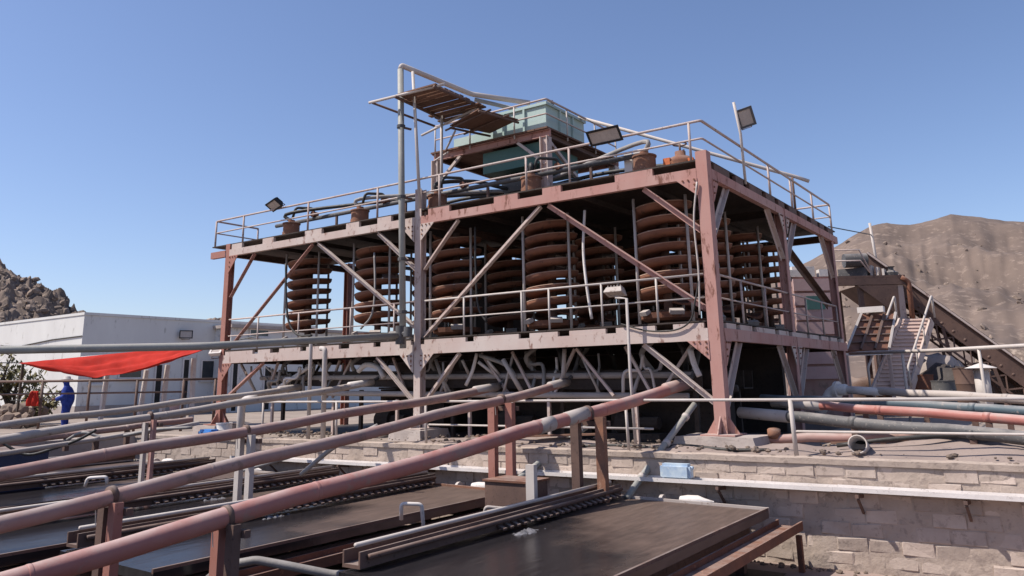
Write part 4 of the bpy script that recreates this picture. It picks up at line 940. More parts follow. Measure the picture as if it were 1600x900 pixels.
mk('hopper_chute', v+[q+off for q in v], [(0, 2, 1), (3, 4, 5), (0, 3, 5, 2), (2, 5, 4, 1), (1, 4, 3, 0)], 'steel_dark', sp_)
g = G(); q = base+dirx*.9+dn*.9; g.box((q.x-.5, q.y-.4, Z4), (q.x+.5, q.y+.4, Z4+.35)); g.cyl((q.x-.2, q.y-.6, Z4+.62), (q.x+.5, q.y-.2, Z4+.62), .26, 14); autosmooth(g.mk('screen_drive', 'pipe_dark', sp_))
q = base+dirx*1.45+dn*.4; g = G()
for k in range(4): g.box((q.x-.35+.2*k, q.y-.1, Z4), (q.x-.27+.2*k, q.y+.3, Z4+.5-.08*k))
g.mk('spring_posts', 'galv', sp_)
for z in (.55, .95): 
    A = base+dirx*-.2+Vector((0, 0, Z4+z)); tube('guard_rail', [A, A+dirx*1.0, A+dirx*1.3+Vector((0, 0, -z*.8))], .03, 'rail', sp_, 6)
ms = base+dirx*(L-.4)+dn*1.0; tube('mast', [V(ms.x, ms.y, Z4), V(ms.x-.1, ms.y, 6.75)], .05, 'galv', sp_, 8)
tube('stay_wire', [V(ms.x-.1, ms.y, 6.3), V(0, 10.2, 5.6)], .02, 'hose', sp_, 5)
tube('vent_pipe', bend([base+dirx*(L-.05)+Vector((0, 0, Z4-.1)), base+dirx*(L+.2)+Vector((0, 0, Z4-.25)), base+dirx*(L+.15)+Vector((0, 0, 2.4))], .2), .09, 'rust', sp_, 10)
mk('cap', *lathe([(.22, 0), (.25, .12), (.1, .2), (.1, .3), (.16, .34), (.02, .36)], base+dirx*(L-.25)+dn*.3+Vector((0, 0, Z4)), 12), 'pipe_dark', sp_)
# inclined belt conveyor
cv = thing('belt_conveyor', 'long dark inclined belt conveyor running down to the right edge', 'conveyor', deep(1520, 600, 29))
A, B = deep(1352, 398, 30.5), deep(1640, 603, 28.0); dv = (B-A).normalized(); _, sx_, sy_ = frame(A, B)
for s in (-.45, .45):
    o = sx_*s
    prism('side_truss', cprof(.1, .62), A+o-sy_*.35, B+o-sy_*.35, 'steel_dark', cv, sy_)
    bar('top_chord', A+o+sy_*.0, B+o+sy_*.0, .14, .07, 'steel_pale', cv, sy_)
bar('belt', A+sy_*.06, B+sy_*.06, .8, .03, 'hose', cv, sy_)
n = 16
for k in range(n): c = A.lerp(B, (k+.5)/n); tube('roller', [c-sx_*.42-sy_*.5, c+sx_*.42-sy_*.5], .06, 'steel_dark', cv, 8)
for k in (.22, .48, .74):
    c = A.lerp(B, k)
    for s in (-.45, .45): q = c+sx_*s; bar('leg', V(q.x, q.y, GZ), q-sy_*.6, .1, .1, 'steel_dark', cv)
for k in range(11):
    for s in (-.45, .45): bar('lattice_bar', A.lerp(B, k/11)+sx_*s-sy_*.68, A.lerp(B, (k+.5)/11)+sx_*s-sy_*1.05, .05, .05, 'steel_dark', cv); bar('lattice_bar', A.lerp(B, (k+.5)/11)+sx_*s-sy_*1.05, A.lerp(B, (k+1)/11)+sx_*s-sy_*.68, .05, .05, 'steel_dark', cv)
for s in (-.45, .45): bar('bottom_chord', A+sx_*s-sy_*1.09, B+sx_*s-sy_*1.09, .07, .07, 'steel_dark', cv, sy_)
# stair with pink treads
sr = thing('pink_ramp', 'steep slatted pink ramp with pale side rails at the right', 'ramp', deep(1395, 612, 27))
T0, T1_ = deep(1392, 610, 26.5), deep(1431, 497, 28.5); wx = (deep(1420, 610, 26.5)-deep(1366, 608, 26.5)); wx.z = 0; W = wx.length; wx.normalize()
for s, lab in ((-1, ''), (1, '')): bar('stringer', T0+wx*(s*(W/2+.05))-Vector((0, 0, .1)), T1_+wx*(s*(W/2-.02))-Vector((0, 0, .1)), .07, .3, 'steel_pale', sr)
M['tread'] = mat('pink_tread', (.60, .43, .36), (.54, .38, .32), (.46, .36, .32), scale=3, rough=.9, rnd=.1)
n = 19; d = (T1_-T0).normalized(); nn2 = wx.cross(d).normalized()
if nn2.dot(fwd) > 0: nn2 = -nn2
W1 = W*.78
q = [T0-wx*W/2, T0+wx*W/2, T1_+wx*W1/2, T1_-wx*W1/2]
mk('ramp_panel', [p_-nn2*.02 for p_ in q]+[p_-nn2*.08 for p_ in q], [(0, 1, 2, 3), (7, 6, 5, 4), (0, 4, 5, 1), (1, 5, 6, 2), (2, 6, 7, 3), (3, 7, 4, 0)], 'tread', sr)
for k in range(n):
    u = (k+.5)/n; bar('slat', q[0].lerp(q[3], u)+nn2*.004, q[1].lerp(q[2], u)+nn2*.004, .02, .07, 'tread', sr, d)
for s in (-1, 1):
    o = wx*(s*(W/2+.1)); hr_ = tube('ramp_rail', bend([T0+o+Vector((0, 0, .1)), T0+o+Vector((0, 0, .75)), T1_+o+Vector((0, 0, .8)), T1_+o], .1), .04, 'galv', sr, 8)
    for k in (.3, .6): c = T0.lerp(T1_, k)+o; tube('rail_post', [c, c+Vector((0, 0, .77))], .03, 'galv', hr_, 6)
# inclined grizzly screen
gs = thing('grizzly_screen', 'dark inclined screen panel with pale frame bars left of the pink ramp', 'screen', deep(1360, 580, 27.5))
q = [deep(1322, 548, 26.6), deep(1388, 546, 26.8), deep(1398, 490, 28.2), deep(1345, 491, 28)]
nn = (q[1]-q[0]).cross(q[3]-q[0]).normalized()
mk('screen_panel', q+[p_-nn*.12 for p_ in q], [(0, 1, 2, 3), (7, 6, 5, 4), (0, 4, 5, 1), (1, 5, 6, 2), (2, 6, 7, 3), (3, 7, 4, 0)], 'trough', gs)
for k in range(4): u = k/3; bar('screen_bar', q[0].lerp(q[1], u)+nn*.06, q[3].lerp(q[2], u)+nn*.06, .07, .08, 'galv' if k in (0, 3) else 'steel_dark', gs, nn)
for k in range(1, 5): u = k/5; bar('cross_slat', q[0].lerp(q[3], u)+nn*.03, q[1].lerp(q[2], u)+nn*.03, .05, .05, 'steel_dark', gs, nn)
bar('lower_beam', q[0]+Vector((-.3, 0, -.1)), q[1]+Vector((.1, 0, -.1)), .12, .14, 'white', gs)
for p_ in (q[0], q[1]): bar('leg', V(p_.x, p_.y, GZ), p_-Vector((0, 0, .15)), .1, .1, 'steel_pale', gs)
box('white_lamp', tuple(deep(1362, 484, 28)-Vector((.45, .15, .1))), tuple(deep(1362, 484, 28)+Vector((.4, .15, .1))), 'white', gs)
# dark drum machines, drums and tarpaulined heaps in the shade of the conveyor
def heap(name, px, py, D, sx, sy, sz, mt, lab, cat, seed):
    c = deep(px, py, D); bm = bmesh.new(); bmesh.ops.create_icosphere(bm, subdivisions=3, radius=1)
    for v in bm.verts:
        n_ = noise.fractal(v.co*1.6+Vector((seed, 0, 0)), .8, 2.1, 4); v.co *= 1+.35*n_
        if v.co.z < -.5: v.co.z = -.5
    me = bpy.data.meshes.new(name); bm.to_mesh(me); bm.free(); me.materials.append(M[mt]); me.polygons.foreach_set('use_smooth', [True]*len(me.polygons))
    return tag(inst(name, me, V(c.x, c.y, GZ+sz*.45), None, None, (sx, sy, sz)), lab, cat)
heap('covered_heap', 1462, 560, 28.5, 1.1, .8, 1.5, 'concrete', 'pale cloth-covered heap right of the pink ramp', 'heap', 2)
heap('scrap_heap', 1480, 590, 27.5, 1.3, .8, 1.1, 'mud', 'dark scrap heap under the conveyor', 'heap', 6)
heap('rubble_heap', 1580, 560, 30, 1.6, 1.0, 1.6, 'crag', 'rubble heap beside the conveyor at the right edge', 'heap', 9)
heap('rubble_heap', 1335, 580, 29, 1.3, .8, .9, 'steel_dark', 'dark rubble heap under the inclined screen', 'heap', 12)
def drum(px, py, D, r, h, mt, lab):
    c = deep(px, py, D); t = thing('drum', lab, 'drum', (c.x, c.y, GZ), 'drums in the yard')
    autosmooth(mk('drum_shell', *lathe([(r, 0), (r, h*.32), (r*1.03, h*.34), (r, h*.36), (r, h*.65), (r*1.03, h*.67), (r, h*.69), (r, h)], (c.x, c.y, GZ), 18), mt, t))
    mk('drum_lid', *lathe([(r*1.04, h), (r*1.04, h+.03), (r*.92, h+.03), (r*.9, h+.01)], (c.x, c.y, GZ), 18), mt, t)
drum(1440, 575, 27.2, .32, 1.3, 'rust', 'rusty drum at the foot of the pink ramp'); drum(1508, 570, 26.8, .4, 1.5, 'steel_dark', 'dark drum under the conveyor'); drum(1470, 575, 26, .35, 1.1, 'pipe_dark', 'grey drum in front of the dark scrap')
vp = thing('vent_stack', 'short grey vent pipe with a wide pale cone cap', 'vent', deep(1532, 605, 23))
c = deep(1532, 575, 23); mk('vent_tube', *tubem([V(c.x, c.y, GZ), V(c.x, c.y, c.z)], .2, 14), 'galv', vp, True)
mk('cone_cap', *lathe([(.40, -.02), (.42, 0), (.04, .13), (.01, .14)], c, 16), 'white', vp)
wp = tag(box('low_wall', tuple(V(7.0, 22.6, GZ)), (16, 23.0, 2.2), 'plaster'), 'low pale wall at the right edge below the hill', 'wall')
a, b = V(.25, 10.0, 1.72), deep(1660, 537, 15.5)
hl = thing('yard_rail', 'single pale rail running right from the platform frame across the yard', 'rail', a)
tube('rail_pipe', [a, a.lerp(b, .5)+Vector((0, 0, -.02)), b], .045, 'galv', hl, 8)
for k in (.33, .7): c = a.lerp(b, k); tube('rail_post', [V(c.x, c.y, GZ), c], .035, 'galv', hl, 8)

# ================================================================== BUILDINGS AND YARD AT THE LEFT
BX, BY = -35.5, 5.75
bd = thing('white_building', 'flat-roofed white single-storey building at the left', 'building', (-42, 14, GZ))
g = G(); g.box((-52, BY, GZ), (BX, 21, 4.86)); g.mk('wall', 'plaster', bd)
g = G(); g.box((-52, BY-.05, GZ), (BX+.05, BY-.003, .35)); g.box((BX+.003, BY, GZ), (BX+.05, 21, .35)); g.mk('base_band', 'concrete', bd)
tube('downpipe', [(BX+.08, BY+9.2, 4.7), (BX+.08, BY+9.2, GZ)], .06, 'pipe_grey', bd, 8)
g = G(); g.box((-52.05, BY-.04, 4.865), (BX+.05, BY+.25, 5.0)); g.box((BX-.25, BY+.25, 4.865), (BX+.05, 21, 5.0)); g.mk('parapet', 'plaster', bd)
def opening(name, px0, px1, py0, py1, par, X, door=False):
    a, b = on_x(px0, (py0+py1)/2, X), on_x(px1, (py0+py1)/2, X); z1 = on_x((px0+px1)/2, py0, X).z; z0 = GZ if door else on_x((px0+px1)/2, py1, X).z
    g = G(); fw = .08
    for lo, hi in (((a.y, z0), (a.y+fw, z1)), ((b.y-fw, z0), (b.y, z1)), ((a.y+fw, z1-fw), (b.y-fw, z1)), ((a.y+fw, z0), (b.y-fw, z0+fw))): g.box((X+.003, lo[0], lo[1]), (X+.07, hi[0], hi[1]))
    f_ = g.mk(name, 'white', par)
    box('pane' if not door else 'door_leaf', (X+.005, a.y+fw, z0+fw), (X+.03, b.y-fw, z1-fw), 'glass' if not door else 'black', f_)
    if not door: box('sill', (X+.003, a.y-.08, z0-.08), (X+.16, b.y+.08, z0-.002), 'plaster', f_)
opening('window', 313, 335, 562, 594, bd, BX); opening('door', 284, 296, 560, 600, bd, BX, True); opening('door', 241, 254, 568, 600, bd, BX, True); opening('window', 184, 222, 572, 592, bd, BX); opening('window', 140, 162, 580, 600, bd, BX)
tube('wall_cable', [(-45, BY-.03, 3.7), (-42, BY-.04, 3.55), (-38.5, BY-.04, 3.75), (BX, BY-.03, 3.8)], .03, 'hose', bd, 5)
lb = on_x(285, 523, BX); fx = flood(lb+Vector((.35, 0, 0)), .7, .45, (.9, -.5, .05), 'floodlight fixed to the shaded wall of the white building')
b2 = thing('grey_building', 'grey flat-roofed outbuilding seen behind the left column', 'building', (-33, 24, GZ))
X2 = -34.0; a, b = on_x(362, 512, X2), on_x(660, 512, X2)
g = G(); g.box((X2-8, a.y, GZ), (X2, b.y, a.z)); g.mk('wall', 'plaster', b2); box('roof_slab', (X2-8.2, a.y-.2, a.z+.002), (X2+.3, b.y+.2, a.z+.18), 'concrete', b2)
opening('window', 389, 420, 514, 527, b2, X2); opening('door', 361, 372, 565, 605, b2, X2, True); opening('door', 411, 423, 572, 605, b2, X2, True)
# red awning
aw = thing('red_awning', 'sagging red tarpaulin awning strung in front of the white building', 'awning', deep(180, 620, 30))
A, B = deep(36, 567, 31), deep(343, 537, 31)
lowpx = [(30, 568), (60, 574), (90, 580), (120, 585), (150, 587), (180, 586), (210, 581), (240, 573), (270, 563), (305, 551), (345, 538)]
N, K = 110, 30; v = []; f = []
for i in range(N+1):
    u = i/N; t = u*(len(lowpx)-1); k = min(int(t), len(lowpx)-2); q = (lowpx[k][0]+(lowpx[k+1][0]-lowpx[k][0])*(t-k), lowpx[k][1]+(lowpx[k+1][1]-lowpx[k][1])*(t-k))
    lo = deep(q[0], q[1], 29.2); hi = A.lerp(B, u)
    for j in range(K+1):
        s = j/K; p_ = hi.lerp(lo, s); e = math.sin(math.pi*s)
        nr = (B-A).cross(lo-hi).normalized()
        w_ = .3*noise.noise((u*2.5, s*7.0, 0))+.55*math.sin(s*17+u*9+2.5*noise.noise((u*3, s, 5)))*(.4+.6*(1-u))+.3*noise.noise((u*14, s*3, 8))
        p_ = p_+nr*(.19*w_*min(1, 6*s)*min(1, 7*u, 7*(1-u)))+Vector((0, 0, -.10*e*math.sin(math.pi*u)))
        v.append(p_)
for i in range(N):
    for j in range(K): f.append((i*(K+1)+j, (i+1)*(K+1)+j, (i+1)*(K+1)+j+1, i*(K+1)+j+1))
ts = mk('tarpaulin', v, f, 'tarp', aw, True)
sm = ts.modifiers.new('thick', 'SOLIDIFY'); sm.thickness = .015
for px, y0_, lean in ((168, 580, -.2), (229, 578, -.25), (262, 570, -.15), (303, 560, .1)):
    a = deep(px, y0_, 31); bar('awning_post', V(a.x+lean, a.y, GZ), a, .14, .14, 'white', aw)  # white posts stand in for sunlit strips below the awning
for p_ in (A, B): tube('rope', [p_, p_+(p_-(A+B)/2).normalized()*1.5+Vector((0, 0, .15))], .02, 'hose', aw, 5)
bar('awning_post', V(A.x, A.y, GZ), A, .08, .08, 'bark', aw)
q = [deep(126, 557, 34), deep(300, 543, 33), deep(312, 542, 31.5), deep(128, 564, 31.5)]
o = mk('white_awning', q+[p_-Vector((0, 0, .04)) for p_ in q], [(0, 3, 2, 1), (4, 5, 6, 7), (0, 1, 5, 4), (1, 2, 6, 5), (2, 3, 7, 6), (3, 0, 4, 7)], 'tarp_white'); tag(o, 'pale awning sheet stretched above the red tarpaulin', 'awning')
# yard railing
yr = thing('yard_railing', 'dark pipe railing in front of the white building', 'railing', deep(200, 630, 26.5))
A, B = deep(-40, 597, 26.5), deep(349, 592, 26.0); t = tube('top_rail', [A, B], .04, 'steel_dark', yr, 8)
A2, B2 = deep(-40, 617, 26.5), deep(292, 612, 26.0); tube('mid_rail', [A2, B2], .03, 'steel_dark', yr, 8)
for k in (.05, .28, .47, .66, .845, .97): c = A.lerp(B, k); tube('rail_post', [V(c.x, c.y, GZ), c], .045, 'steel_dark', yr, 8)
# site items
drum(350, 668, 20.5, .2, .42, 'white', 'small white drum on the ground left of the block wall')
c = deep(327, 668, 20); jerry('blue_jug', (c.x, c.y, GZ), .55, .3, .32, 'blue_plastic', 'blue_plastic', 'bright blue plastic jug lying left of the block wall')
run(deep(300, 655, 20.5), deep(140, 676, 18.5), .07, 'pipe_pink', 'short pink pipe lying below the grey pipes at the left')
run(deep(310, 662, 20), deep(190, 680, 18), .05, 'pipe_grey', 'thin grey pipe lying beside the short pink one')
bk = deep(275, 607, 30); mk_b = mk('pink_bucket', *lathe([(.16, 0), (.22, .38), (.23, .4), (.2, .4), (.15, .05), (.01, .04)], (bk.x, bk.y, GZ+.55), 14), 'pink'); tag(mk_b, 'small pink bucket on a stand by the building', 'bucket')
st_ = tag(box('bucket_stand', (bk.x-.3, bk.y-.3, GZ), (bk.x+.3, bk.y+.3, GZ+.548), 'concrete'), 'low concrete stand under the pink bucket', 'stand')
# hanging red cloth on the railing
c = deep(55, 611, 26.2); v = []; f = []
for i in range(9):
    for j in range(7):
        u, s = i/8-.5, j/6; wd = .12+.36*s if s < .6 else .34-.1*(s-.6)
        v.append(c+RT*(u*wd*1.3)+Vector((0, 0, -.48*s))+Vector((.0, -.06, 0))*math.sin(u*14+s*2))
for i in range(8):
    for j in range(6): f.append((i*7+j, (i+1)*7+j, (i+1)*7+j+1, i*7+j+1))
o = mk('red_cloth', v, f, 'tarp', None, True); m_ = o.modifiers.new('thick', 'SOLIDIFY'); m_.thickness = .02; tag(o, 'orange-red cloth hanging on the dark railing at the left edge', 'cloth')
tb = thing('water_tank', 'low dark blue open tank at the left edge', 'tank', deep(0, 740, 17.5))
c = deep(5, 730, 17.5); 
M['navy'] = mat('dark_blue_paint', (.03, .045, .10), (.05, .06, .11), (.1, .09, .09), scale=1.5, rough=.5)
g = G(); g.box((c.x-1.6, c.y-.6, PZ), (c.x+.7, c.y+.6, c.z+.32)); g.mk('tank_side', 'navy', tb); g = G()
g.box((c.x-1.64, c.y-.64, c.z+.322), (c.x+.74, c.y+.64, c.z+.37)); g.mk('tank_rim', 'steel_dark', tb)
for i, (pts, D, r, lab) in enumerate((([(0, 690), (40, 710), (80, 702), (120, 688), (150, 672)], 16.8, .03, 'thin dark cable sagging at the left edge'), ([(100, 690), (130, 676), (170, 684), (240, 672), (300, 668)], 18, .035, 'grey hose tangled below the grey pipes at the left'), ([(470, 742), (520, 700), (560, 680), (590, 665)], 15.5, .045, 'grey hose slanting down in front of the block wall'), ([(380, 735), (450, 715), (520, 690)], 15.5, .03, 'thin hose beside the slanting grey hose'))):
    tag(tube('cable', spline([deep(x, y, D) for x, y in pts], 6), r, 'hose_grey' if i else 'hose', None, 8), lab, 'hose')

# ------------------------------------------------------------------ worker in blue
def skin(name, pts, edges, rad, mt, parent, sub=2):
    lo = V(pts[0]); me = bpy.data.meshes.new(name); me.from_pydata([V(p_)-lo for p_ in pts], edges, []); me.materials.append(M[mt])
    o = bpy.data.objects.new(name, me); col.objects.link(o); put(o, lo, parent)
    md = o.modifiers.new('skin', 'SKIN'); md.use_smooth_shade = True
    for i, s in enumerate(me.skin_vertices[0].data):
        r = rad[i]; s.radius = r if isinstance(r, tuple) else (r, r); s.use_root = i == 0
    sb = o.modifiers.new('sub', 'SUBSURF'); sb.levels = sub; sb.render_levels = sub
    return o
wk = deep(104, 640, 28.5); wl = V(wk.x, wk.y, GZ)
wr = thing('person', 'worker in a blue hooded jacket and pale hat holding a rod', 'person', wl)
fw = (-RT*.9+Vector((fwd.x, fwd.y, 0))*-.25); fw.z = 0; fw.normalize(); sd = Vector((-fw.y, fw.x, 0))      # facing left
def b_(f_, s_, z): return wl+fw*f_+sd*s_+Vector((0, 0, z))
pts = [b_(0, 0, .93), b_(.0, 0, 1.12), b_(.03, 0, 1.34), b_(.06, 0, 1.46), b_(.08, 0, 1.53), b_(.10, 0, 1.66), b_(.10, 0, 1.74)]
edges = [(i, i+1) for i in range(6)]; rad = [(.26, .23), (.25, .22), (.28, .23), (.16, .14), (.085, .085), (.13, .12), (.09, .09)]
for s in (1, -1):
    k = len(pts); pts += [b_(.04, s*.21, 1.42), b_(.02, s*.27, 1.14), b_(.28, s*.18, 1.06), b_(.36, s*.15, 1.06)]; edges += [(2, k), (k, k+1), (k+1, k+2), (k+2, k+3)]; rad += [.125, .105, .085, .055]
    k = len(pts); pts += [b_(.0, s*.11, .84), b_(.04, s*.13, .48), b_(0, s*.14, .1), b_(.16, s*.15, .05)]; edges += [(0, k), (k, k+1), (k+1, k+2), (k+2, k+3)]; rad += [.14, .11, .09, .06]
body = skin('body', pts, edges, rad, 'blue_cloth', wr)
skin('face', [b_(.14, 0, 1.60), b_(.165, 0, 1.66), b_(.15, 0, 1.72)], [(0, 1), (1, 2)], [.065, .075, .06], 'skin', wr, 2)
skin('nose', [b_(.23, 0, 1.675), b_(.255, 0, 1.645)], [(0, 1)], [.012, .018], 'skin', wr, 1)
mk('hat', *lathe([(.19, 0), (.20, .015), (.115, .03), (.11, .10), (.05, .13), (.01, .13)], b_(.08, 0, 1.73), 16), 'cloth_white', wr, True)
for s in (1, -1):
    pts = [b_(.38, s*.15, 1.06), b_(.44, s*.14, 1.055)]; edges = [(0, 1)]; rad = [.035, .04]
    for q in range(4):
        k = len(pts); z = 1.085-.02*q; L = (.05, .06, .055, .04)[q]; pts += [b_(.47, s*.13, z), b_(.47+L*.5, s*.10, z), b_(.465, s*.075, z-.005)]; edges += [(1, k), (k, k+1), (k+1, k+2)]; rad += [.011, .010, .009]
    k = len(pts); pts += [b_(.43, s*.10, 1.09), b_(.46, s*.08, 1.08)]; edges += [(1, k), (k, k+1)]; rad += [.012, .010]
    skin('hand', pts, edges, rad, 'skin', wr, 1)
rod = tag(tube('rod', [b_(.46, .32, 1.06), b_(.46, -.1, 1.06)+fw*.05, b_(.46, 0, 1.04)+fw*1.35], .018, 'hose', None, 6), 'thin dark rod held out to the left by the worker in blue', 'rod')

# ------------------------------------------------------------------ shrubs by the building
def shrub(c, h, wd, n, lab, seed, mt='leaf'):
    rg = random.Random(seed); c = V(c); t = thing('shrub', lab, 'shrub', c, 'shrubs by the white building'); g = G(); tips = []
    for k in range(7):
        a = rg.uniform(0, 6.28); e = c+Vector((math.cos(a)*wd*rg.uniform(.3, .9), math.sin(a)*wd*rg.uniform(.3, .9), h*rg.uniform(.55, 1))); m_ = c.lerp(e, .5)+Vector((rg.uniform(-.2, .2), rg.uniform(-.2, .2), .15*h))
        pts = spline([c, m_, e], 5); g.tube(pts, [.07*(1-i/len(pts))+.015 for i in range(len(pts))], 6); tips += pts[4:]
        for q in range(3):
            b0 = pts[rg.randrange(4, len(pts))]; e2 = b0+Vector((rg.uniform(-1, 1), rg.uniform(-1, 1), rg.uniform(-.2, .8)))*wd*.5; g.tube([b0, e2], [.025, .008], 5); tips += [b0.lerp(e2, .5), e2, e2]
    g.mk('branches', 'bark', t); v = []; f = []
    for k in range(n):
        p_ = rg.choice(tips)+Vector((rg.gauss(0, .16), rg.gauss(0, .16), rg.gauss(0, .14)))*wd; d = Vector((rg.gauss(0, 1), rg.gauss(0, 1), rg.gauss(0, 1))).normalized(); _, x, y = frame((0, 0, 0), d); L, W = rg.uniform(.08, .2), rg.uniform(.04, .08)
        i = len(v); v += [p_-d*L, p_+x*W, p_+d*L, p_-x*W]; f.append((i, i+1, i+2, i+3))
    mk('foliage', v, f, mt, t)
c = deep(28, 600, 34); shrub((c.x, c.y, GZ), 2.6, 1.3, 650, 'dry yellowish shrub at the left edge before the white building', 3)
c = deep(-20, 600, 33); shrub((c.x, c.y, GZ), 2.9, 1.5, 650, 'darker shrub cut off by the left edge', 5)
c = deep(60, 605, 32); shrub((c.x, c.y, GZ), 1.3, 1.0, 350, 'low sparse shrub under the red awning', 8)
rp = thing('rubble_pile', 'pile of broken stones by the building at the left edge', 'rubble', deep(40, 600, 31))
for k in range(22):
    rg = random.Random(k+300); c = deep(rg.uniform(5, 75), rg.uniform(585, 605), rg.uniform(30, 33)); s = rg.uniform(.15, .36)
    inst('stone', rg.choice(rocks), (c.x, c.y, GZ+s*.4+rg.uniform(0, .6)), rp, (k, k*2, k), (s, s*.8, s*.7))

# ================================================================== SMALL CLUTTER
def cable(pts, r, mt, lab, cat='cable', nm='cable'): return tag(tube(nm, spline(pts, 6), r, mt, None, 6), lab, cat)
cable([(-2.0, -.16, 2.22), (-1.4, -.17, 2.05), (-.8, -.17, 2.03), (-.45, -.17, 2.2), (-.3, -.2, 2.6), (-.2, -.18, 3.0)], .018, 'hose', 'black cable sagging along the lower beam beside the corner column')
cable([(-.1, -.17, 5.0), (-.22, -.18, 4.2), (-.2, -.18, 3.2), (-.24, -.18, 2.3)], .02, 'galv', 'thin grey conduit down the left side of the corner column', 'conduit', 'conduit')
cable([(-12.9, -.1, 4.6), (-12.75, -.15, 3.6), (-12.6, -.15, 2.9), (-12.2, -.15, 2.5), (-11.6, -.15, 2.45)], .03, 'hose', 'dark hose hanging between the two leftmost spirals', 'hose', 'hanging_hose')
cable([(-9.6, .2, 4.6), (-9.45, .1, 3.6), (-9.5, .05, 2.9), (-9.9, .05, 2.55)], .03, 'hose_grey', 'grey hose hanging beside the second spiral from the left', 'hose', 'hanging_hose')
cable([(-6.2, .3, 4.9), (-6.15, .25, 3.8), (-6.05, .2, 2.9), (-5.8, .2, 2.5)], .03, 'hose', 'dark hose hanging right of the middle spiral', 'hose', 'hanging_hose')
cable([(-3.05, .35, 4.9), (-3.1, .3, 4.0), (-3.0, .2, 3.2), (-2.9, .2, 2.4)], .035, 'white', 'pale hose hanging between the two spirals nearest the corner', 'hose', 'hanging_hose')
hp_ = thing('header_pipe', 'long dark header pipe with stubs along the upper deck behind the drums', 'pipe', (-8, 1.0, DU))
tube('pipe_run', [(-14.8, 1.0, DU+.62), (-1.9, 1.0, DU+.66)], .06, 'pipe_dark', hp_, 10)
for x in (-14.2, -12.0, -9.2, -6.3, -3.2): bar('stand', (x, 1.0, DU), (x, 1.0, DU+.58), .06, .06, 'steel_dark', hp_)
for x in (-13.0, -10.0, -7.1, -4.1):
    tube('stub', bend([(x, 1.0, DU+.64), (x, .95, DU+.95), (x-.35, .55, DU+.95), (x-.42, .5, DU+.6)], .1), .04, 'hose', hp_, 8)
    g = G(); g.cyl((x, .9, DU+.76), (x, 1.1, DU+.76), .09, 10); g.mk('valve', 'rust', hp_)
for i, (x, y, L, a, lab) in enumerate(((-3.2, -.75, 1.6, .25, 'weathered board lying on the dirt behind the wall'), (-5.1, -.6, 1.2, -.4, 'shorter weathered board lying by the railing post'), (2.6, .35, 1.4, .1, 'weathered board lying by the dark pipe at the right'))):
    d = Vector((math.cos(a), math.sin(a), 0)); z = GZ+.09+(.12 if i == 0 else .05)
    tag(mk('board', *barm(V(x, y, z)-d*L/2, V(x, y, z+.05)+d*L/2, .18, .035), 'wood'), lab, 'board')
cable([(-2.6, -.95, GZ+.05), (-1.8, -.8, GZ+.07), (-1.0, -.95, GZ+.06), (-.5, -.75, GZ+.1), (.3, -.85, GZ+.06), (1.1, -.8, GZ+.07)], .035, 'hose', 'black hose snaking on the dirt in front of the corner plinth', 'hose', 'ground_hose')
cable([(2.2, -.55, GZ+.16), (3.2, -.6, GZ+.3), (4.4, -.35, GZ+.36), (6.5, -.2, GZ+.3), (8.5, -.2, GZ+.2)], .04, 'hose', 'black hose lying on the sand heap at the right', 'hose', 'ground_hose')

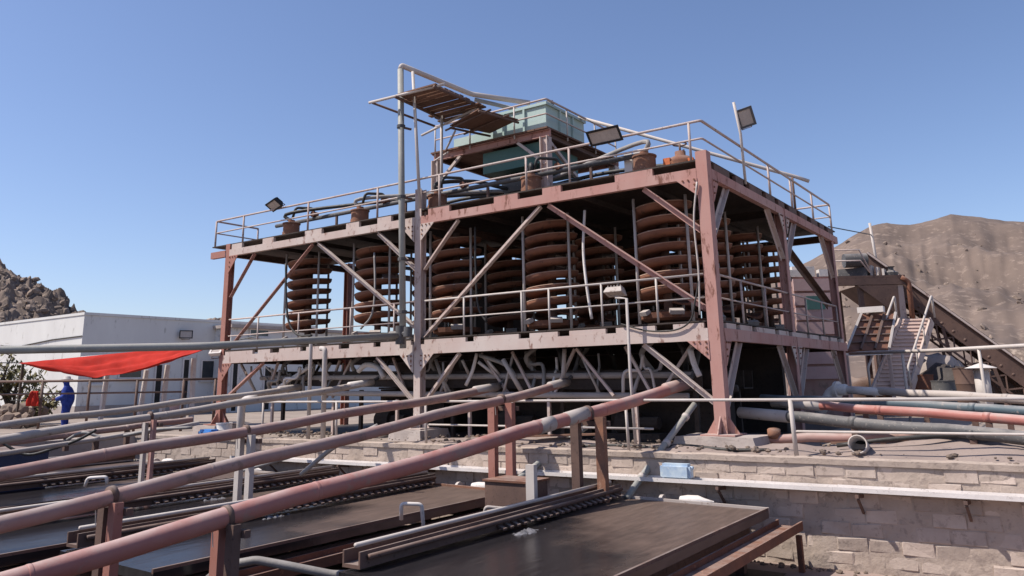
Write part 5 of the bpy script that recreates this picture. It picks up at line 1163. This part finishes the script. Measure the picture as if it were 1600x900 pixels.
# tangle of pale drop pipes, struts and hoses under the lower deck
rg = random.Random(21); mtl = ('white', 'pipe_grey', 'hose_grey', 'galv', 'hose_grey')
pl = ('left end', 'left bay', 'left bay by the middle column', 'middle column', 'right bay centre left', 'right bay centre', 'right bay centre right', 'corner column')
ut = thing('discharge_manifold', 'tangle of pale discharge pipes hanging under the lower deck', 'pipes', (-7, .5, GZ))
for k in range(46):
    x = rg.uniform(-14.8, -.5); y = rg.uniform(.25, .95); z0 = rg.uniform(1.55, 1.8); kind = rg.random()
    if kind < .4: tube('drop_pipe', [(x, y, z0), (x+rg.uniform(-.5, .5), *rg.choice(((.55, .80), (.8, 1.22))))], rg.uniform(.03, .055), rg.choice(mtl), ut, 8)
    elif kind < .75:
        dx = rg.uniform(-.7, .7); tube('drop_hose', spline([(x, y, z0), (x+dx*.2, y, z0-.3), (x+dx*.8, y-.1, z0-.35), (x+dx, .55, .78)], 5), rg.uniform(.025, .045), rg.choice(mtl), ut, 8)
    else: bar('strut', (x, y, .75), (x+rg.choice((-1, 1))*rg.uniform(.5, 1.0), y, 1.78), .06, .06, 'steel_pale', ut)
for y, z in ((.55, .72), (.8, 1.15)): tube('manifold', [(-14.9, y, z+.2), (-.9, y, z)], .07, 'pipe_grey', ut, 10)
for x in (-14, -11.4, -9, -6.6, -4.3, -2.1): bar('stand', (x, .55, GZ), (x, .55, .7), .07, .07, 'steel_pale', ut)

# gravel and grit strewn over the dirt
rg = random.Random(77); g = G(); ph = (1+5**.5)/2
ico = [Vector(q).normalized() for q in ((-1, ph, 0), (1, ph, 0), (-1, -ph, 0), (1, -ph, 0), (0, -1, ph), (0, 1, ph), (0, -1, -ph), (0, 1, -ph), (ph, 0, -1), (ph, 0, 1), (-ph, 0, -1), (-ph, 0, 1))]
icf = [(0, 11, 5), (0, 5, 1), (0, 1, 7), (0, 7, 10), (0, 10, 11), (1, 5, 9), (5, 11, 4), (11, 10, 2), (10, 7, 6), (7, 1, 8), (3, 9, 4), (3, 4, 2), (3, 2, 6), (3, 6, 8), (3, 8, 9), (4, 9, 5), (2, 4, 11), (6, 2, 10), (8, 6, 7), (9, 8, 1)]
for k in range(1300):
    x = rg.uniform(-14, 8.5); y = rg.uniform(-1.5, .6) if k < 900 else rg.uniform(-1.9, -1.63)
    z = (GZ+.02 if y > -1.6 else PZ)+rg.uniform(0, .02); s = rg.choice((.012, .018, .025, .035, .055))
    if y > -1.3: z += .06
    g.add([Vector((x, y, z))+Vector((q.x*s*rg.uniform(.7, 1.3), q.y*s*rg.uniform(.7, 1.3), q.z*s*.7)) for q in ico], icf)
o = g.mk('gravel', 'rock'); tag(o, 'loose gravel and grit strewn over the dirt along the block wall', 'gravel', None, 'stuff')
